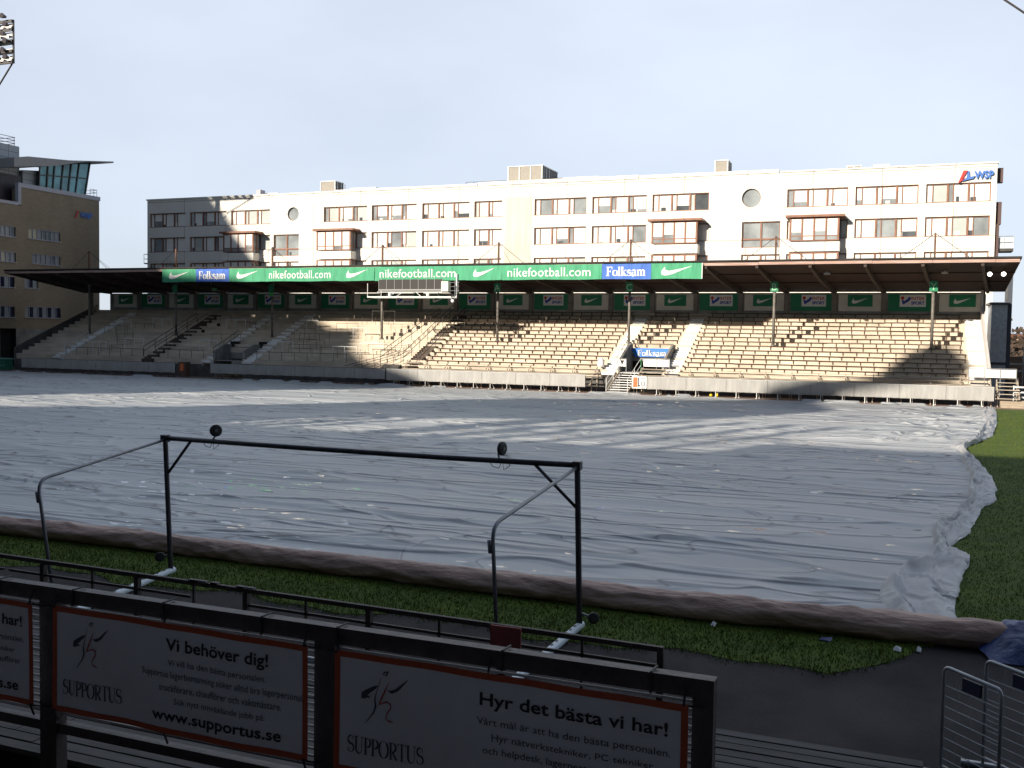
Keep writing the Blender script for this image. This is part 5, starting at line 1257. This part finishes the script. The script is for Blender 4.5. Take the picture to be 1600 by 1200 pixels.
def fence_banner(xa, xb, za, zb, lines, label, tilt=0.0):
    t = thing('fence_banner', label, 'banner', ((xa+xb)/2, 5.95, zb), 'recruitment banners on the front barrier')
    W, H = xb-xa, za-zb
    def yy(x, y): return 5.95+.010*math.sin(x*3.1+y*2)+.006*math.sin(x*9+1)
    def grid(x0, x1, y0, y1, d, nx, nz):
        f = MB()
        for j in range(nz+1):
            for i in range(nx+1):
                x = x0+(x1-x0)*i/nx; y = y0+(y1-y0)*j/nz; f.v.append((xa+x, yy(x, y)-d, zb+y+.010*math.sin(x*2.2)*(1 if y > H*.5 else .4)))
        for j in range(nz):
            for i in range(nx): c = j*(nx+1)+i; f.f.append((c, c+1, c+nx+2, c+nx+1)); f.m.append(0)
        return f
    obj('cloth', grid(0, W, 0, H, 0, 60, 14), banner_white, t, True)
    e = .045; f = MB()
    for q in ((0, W, H-e, H), (0, W, 0, e), (0, e, e, H-e), (W-e, W, e, H-e)): g = grid(*q, .003, 40, 3); f.add(g.v, g.f)
    obj('orange_edge', f, banner_orange, t)
    fr = lambda x, y, d: (xa+x, yy(x, y)-d, zb+y+.010*math.sin(x*2.2)*(1 if y > H*.5 else .4))
    f = MB(); g = MB(); logo_runner(f, g, fr, .22, .39, .37); put_serif(f, 'SUPPORTUS', fr, .11, .15, .60, .12, T=.11, t=.035); obj('slate_mark', f, letter_slate, t); obj('red_mark', g, mat('vermilion_mark', (0.45, 0.06, 0.03), 0.7), t)
    f = MB(); g = MB()
    for s, cx, y, w, h, b in lines:
        (put_text)(f if b else g, s, fr, cx*W, y, w=w*W, h=h, bold=.016 if b else .0, align='c')
    obj('bold_lettering', f, letter_black, t); obj('small_lettering', g, letter_grey, t)
    for x, z in ((.03, H-.01), (W-.03, H-.01), (.03, .01), (W-.03, .01), (W*.47, H-.005), (W*.47, .005)):
        f = MB(); f.bar((xa+x, 5.945, zb+z), (xa+x, 5.985, zb+z+(.10 if z > .5 else -.10)), .012, .012); f.bar((xa+x-.01, 5.942, zb+z), (xa+x+(.12 if x > W/2 else -.12), 5.99, zb+z-.02), .012, .012)
        obj('cable_tie', f, rubber, t)
letter_slate = mat('slate_blue_print', (0.055, 0.06, 0.085), 0.7)
A_ = [('Hyr det bästa vi har!', .70, .615, .50, .115, 1), ('Vårt mål är att ha den bästa personalen.', .70, .50, .515, .062, 0), ('Hyr nätverkstekniker, PC-tekniker', .70, .40, .43, .062, 0), ('och helpdesk, lagerpersonal, chaufförer', .70, .31, .48, .062, 0), ('och vaktmästare.', .70, .22, .22, .06, 0), ('www.supportus.se', .70, .075, .46, .10, 1)]
B_ = [('Vi behöver dig!', .67, .615, .375, .125, 1), ('Vi vill ha den bästa personalen.', .67, .515, .36, .062, 0), ('Supportus lagerbemanning söker alltid bra lagerpersonal,', .685, .42, .60, .066, 0), ('truckförare, chaufförer och vaktmästare.', .68, .325, .45, .062, 0), ('Sök nytt omväxlande jobb på:', .68, .225, .335, .062, 0), ('www.supportus.se', .665, .075, .48, .10, 1)]
fence_banner(-6.29, -3.885, 2.085, 1.235, B_, 'white banner with orange edge in the middle of the barrier reading that they need you')
fence_banner(-3.67, -1.16, 2.075, 1.215, A_, 'white banner with orange edge at the right end of the barrier, hire the best')
fence_banner(-8.93, -6.49, 2.09, 1.24, A_, 'white banner with orange edge cut off by the left picture edge')
# slatted wooden deck stepping down beyond the barrier
dk_ = thing('slatted_deck', 'grey slatted wooden deck and steps below the front barrier', 'deck', (-6, 8, 0))
y = 6.4; k = 0
while y < 9.35:
    f = MB(); a = -13
    while a < .25:
        b2 = min(.27, a+random.uniform(2.4, 3.2)); f.box(a, b2-.01, y, y+.125, .555+random.uniform(-.004, .004), .60+random.uniform(-.004, .004)); a = b2
    obj('plank', f, deck_wood, dk_); y += .15; k += 1
f = MB()
for q in range(9): x = -12.5+q*1.58; f.box(x-.04, x+.04, 6.4, 9.3, 0, .55)
f.box(-13, .27, 9.28, 9.31, .3, .55); obj('joist', f, fence_dark, dk_)
# mesh gates at the lower right
def gate(a, b, top, label, plate):
    t = thing('mesh_gate', label, 'gate', ((a[0]+b[0])/2, (a[1]+b[1])/2, 0), 'galvanised mesh gates by the walkway')
    A0, B0 = Vector((a[0], a[1], 0)), Vector((b[0], b[1], 0)); d = (B0-A0).normalized(); u = Vector((0, 0, 1)); r = .07
    pts = [A0+u*.06, A0+u*(top-r)]+[A0+d*(r-r*math.cos(q*math.pi/8))+u*(top-r+r*math.sin(q*math.pi/8)) for q in range(1, 5)]
    pts += [B0-d*(r-r*math.sin(q*math.pi/8))+u*(top-r+r*math.cos(q*math.pi/8)) for q in range(1, 4)]+[B0+u*(top-r), B0+u*.06]
    f = MB(); f.tube(pts, .017, 8); f.tube([A0+u*.12, B0+u*.12], .014, 6); f.box(a[0]-.2, a[0]+.2, a[1]-.03, a[1]+.03, .01, .06); f.box(b[0]-.2, b[0]+.2, b[1]-.03, b[1]+.03, .01, .06); obj('frame', f, galv, t, True)
    f = MB(); z = .2
    while z < top-.08: f.tube([A0+u*z, B0+u*z], .0042, 5); z += .105
    for q in range(1, 4): f.tube([A0.lerp(B0, q/4)+u*.12, A0.lerp(B0, q/4)+u*(top-.01)], .002, 4)
    obj('wire_mesh', f, galv, t)
    if plate: f = MB(); p = A0.lerp(B0, plate[0]); q = A0.lerp(B0, plate[1]); nrm = Vector((-d.y, d.x, 0)); nrm = -nrm if nrm.y > 0 else nrm
    if plate: o_ = nrm*.02; f.add([p+o_+u*(top-.16), q+o_+u*(top-.16), q+o_+u*(top-.035), p+o_+u*(top-.035), p+u*(top-.16), q+u*(top-.16), q+u*(top-.035), p+u*(top-.035)], [(0, 1, 2, 3), (4, 5, 6, 7), (0, 1, 5, 4), (2, 3, 7, 6)]); pl = obj('plate', f, mat('navy_plate', (0.015, 0.015, 0.05), 0.5), t)
gate((.455, 10.56), (.925, 10.05), 1.12, 'grey mesh gate with a small navy plate, the nearer of two at the lower right', (.36, .68))
gate((.86, 10.95), (1.50, 10.30), 1.12, 'grey mesh gate partly cut by the right picture edge, behind the nearer one', (.36, .60))

# ================================================================== NEAR STAND, AND UNSEEN BLOCKERS ADDED BEHIND IT (they throw the long shadows)
ns = thing('near_stand', 'roofed wooden near stand round the camera', 'grandstand', (-20, -4, 0))
f = MB(); f.box(-75, 22, -13, -12.7, 0, 12.6); obj('back_wall', f, caster_in, ns)
f = MB(); f.prismx([(-13, 12.3), (3.2, 11.4), (3.2, 11.7), (-13, 12.7)], -75, 14); obj('roof', f, caster_in, ns)
f = MB()
for i in range(12): f.box(-75, 14, -12.7, 5.2-i*1.3, max(0, .25+i*.45-.05), .7+i*.45)
obj('terrace', f, caster_in, ns)
f = MB(); f.box(14, 14.3, -13, 3.2, 0, 12); f.box(-75.3, -75, -13, 3.2, 0, 12); obj('end_wall', f, caster_in, ns)
for x in (-70, -58, -46, -34, -22, 13.5):
    f = MB(); f.box(x-.12, x+.12, 2.6, 2.84, 0, 11.4); obj('column', f, caster_in, ns)
CY = -22.0
def UV(pts): return [(u-TA*-CY, v+TZ*-CY) for u, v in pts]
nb = thing('added_shadow_block', 'unseen long shadow block added behind the near stand', 'building', (-30, CY-6, 0))  # unseen, added to shade the near part of the pitch
f = MB(); f.prism(UV([(-170, -9.3), (60, -9.3), (60, 17.7), (-22.8, 17.7), (-22.8, 15.8), (-46, 15.8), (-46, 17.2), (-64, 17.0), (-170, 17.0)]), CY-1, CY); f.box(-160, 50, CY-14, CY-1, 0, 20); obj('wall', f, caster, nb)
f = MB()      # added unseen posts and screens that break the sun on the pitch into patches
rnd = random.Random(12)
for u, w in ((-46.3, .5), (-44.9, .25), (-43.6, .5), (-41.9, .35), (-37.2, .9), (-34.3, .5), (-32.2, .35), (-29.8, .3), (-27.3, .3), (-25, .25)): f.prism(UV([(u-w, 15.8), (u+w, 15.8), (u+w, 22.0), (u-w, 22.0)]), CY-.6, CY-.1)
for v, h, u0, u1 in ((17.5, .10, -41, -24), (18.3, .25, -37, -22.8), (16.9, .12, -37, -22.8)): f.prism(UV([(u0, v), (u1, v), (u1, v+h), (u0, v+h)]), CY-.5, CY-.15)
obj('added_sun_screen', f, caster, nb)
f = MB(); f.prism(UV([(-66, 12), (-63.2, 17), (-58.5, 18.2), (-56, 20.5), (-54, 23.5), (-53.2, 25.6), (-49, 27.6), (-44.6, 28.9), (-41.3, 29.6), (-41.2, 32.2), (-37.5, 33.2), (-34.9, 34.4), (-34.5, 37.6), (-33.4, 38.9), (-31.8, 38.8), (-29.7, 36.8), (-29.4, 34.4), (-32.5, 33.1), (-36.3, 32.2), (-36.9, 30.6), (-33.5, 28.6), (-31.6, 27.2), (-32.0, 24.6), (-33, 22.6), (-36, 21.5), (-41, 20.0), (-46, 18.8), (-46, 12)]), CY-1.2, CY-.2); obj('added_shadow_profile', f, caster, nb)  # added profile, outlined to cast the band of shadow on pitch and seats
tw = thing('added_light_blocker', 'unseen shadow caster added behind the left end of the near stand', 'tower', (-100, CY-8, 0))  # unseen, added; its outline sets the shadow edge on stand and office block
f = MB(); f.prism(UV([(-170, -9.3), (-74.5, -9.3), (-74.3, 15), (-73.4, 19.7), (-70.6, 25.8), (-67.8, 30.3), (-70, 32.3), (-77.8, 34.6), (-87.6, 39.9), (-92, 42.2), (-100.5, 42.8), (-114.4, 54.7), (-121.6, 62.2), (-127, 68), (-150, 74), (-170, 74)]), CY-1.5, CY-.4); f.box(-160, -95, CY-16, CY-1.5, 0, 50); obj('wall', f, caster, tw)

t2 = thing('added_light_blocker', 'unseen tall sky blocker added behind the right end of the near stand', 'tower', (35, CY-10, 0))  # unseen, added to block sky light from the right rear
f = MB(); f.box(3, 75, CY-22, CY-1.5, 0, 78); obj('wall', f, caster, t2)
f = MB(); f.box(3, 75, CY-22, CY-1.5, 78, 79); obj('roof', f, roof_top, t2)
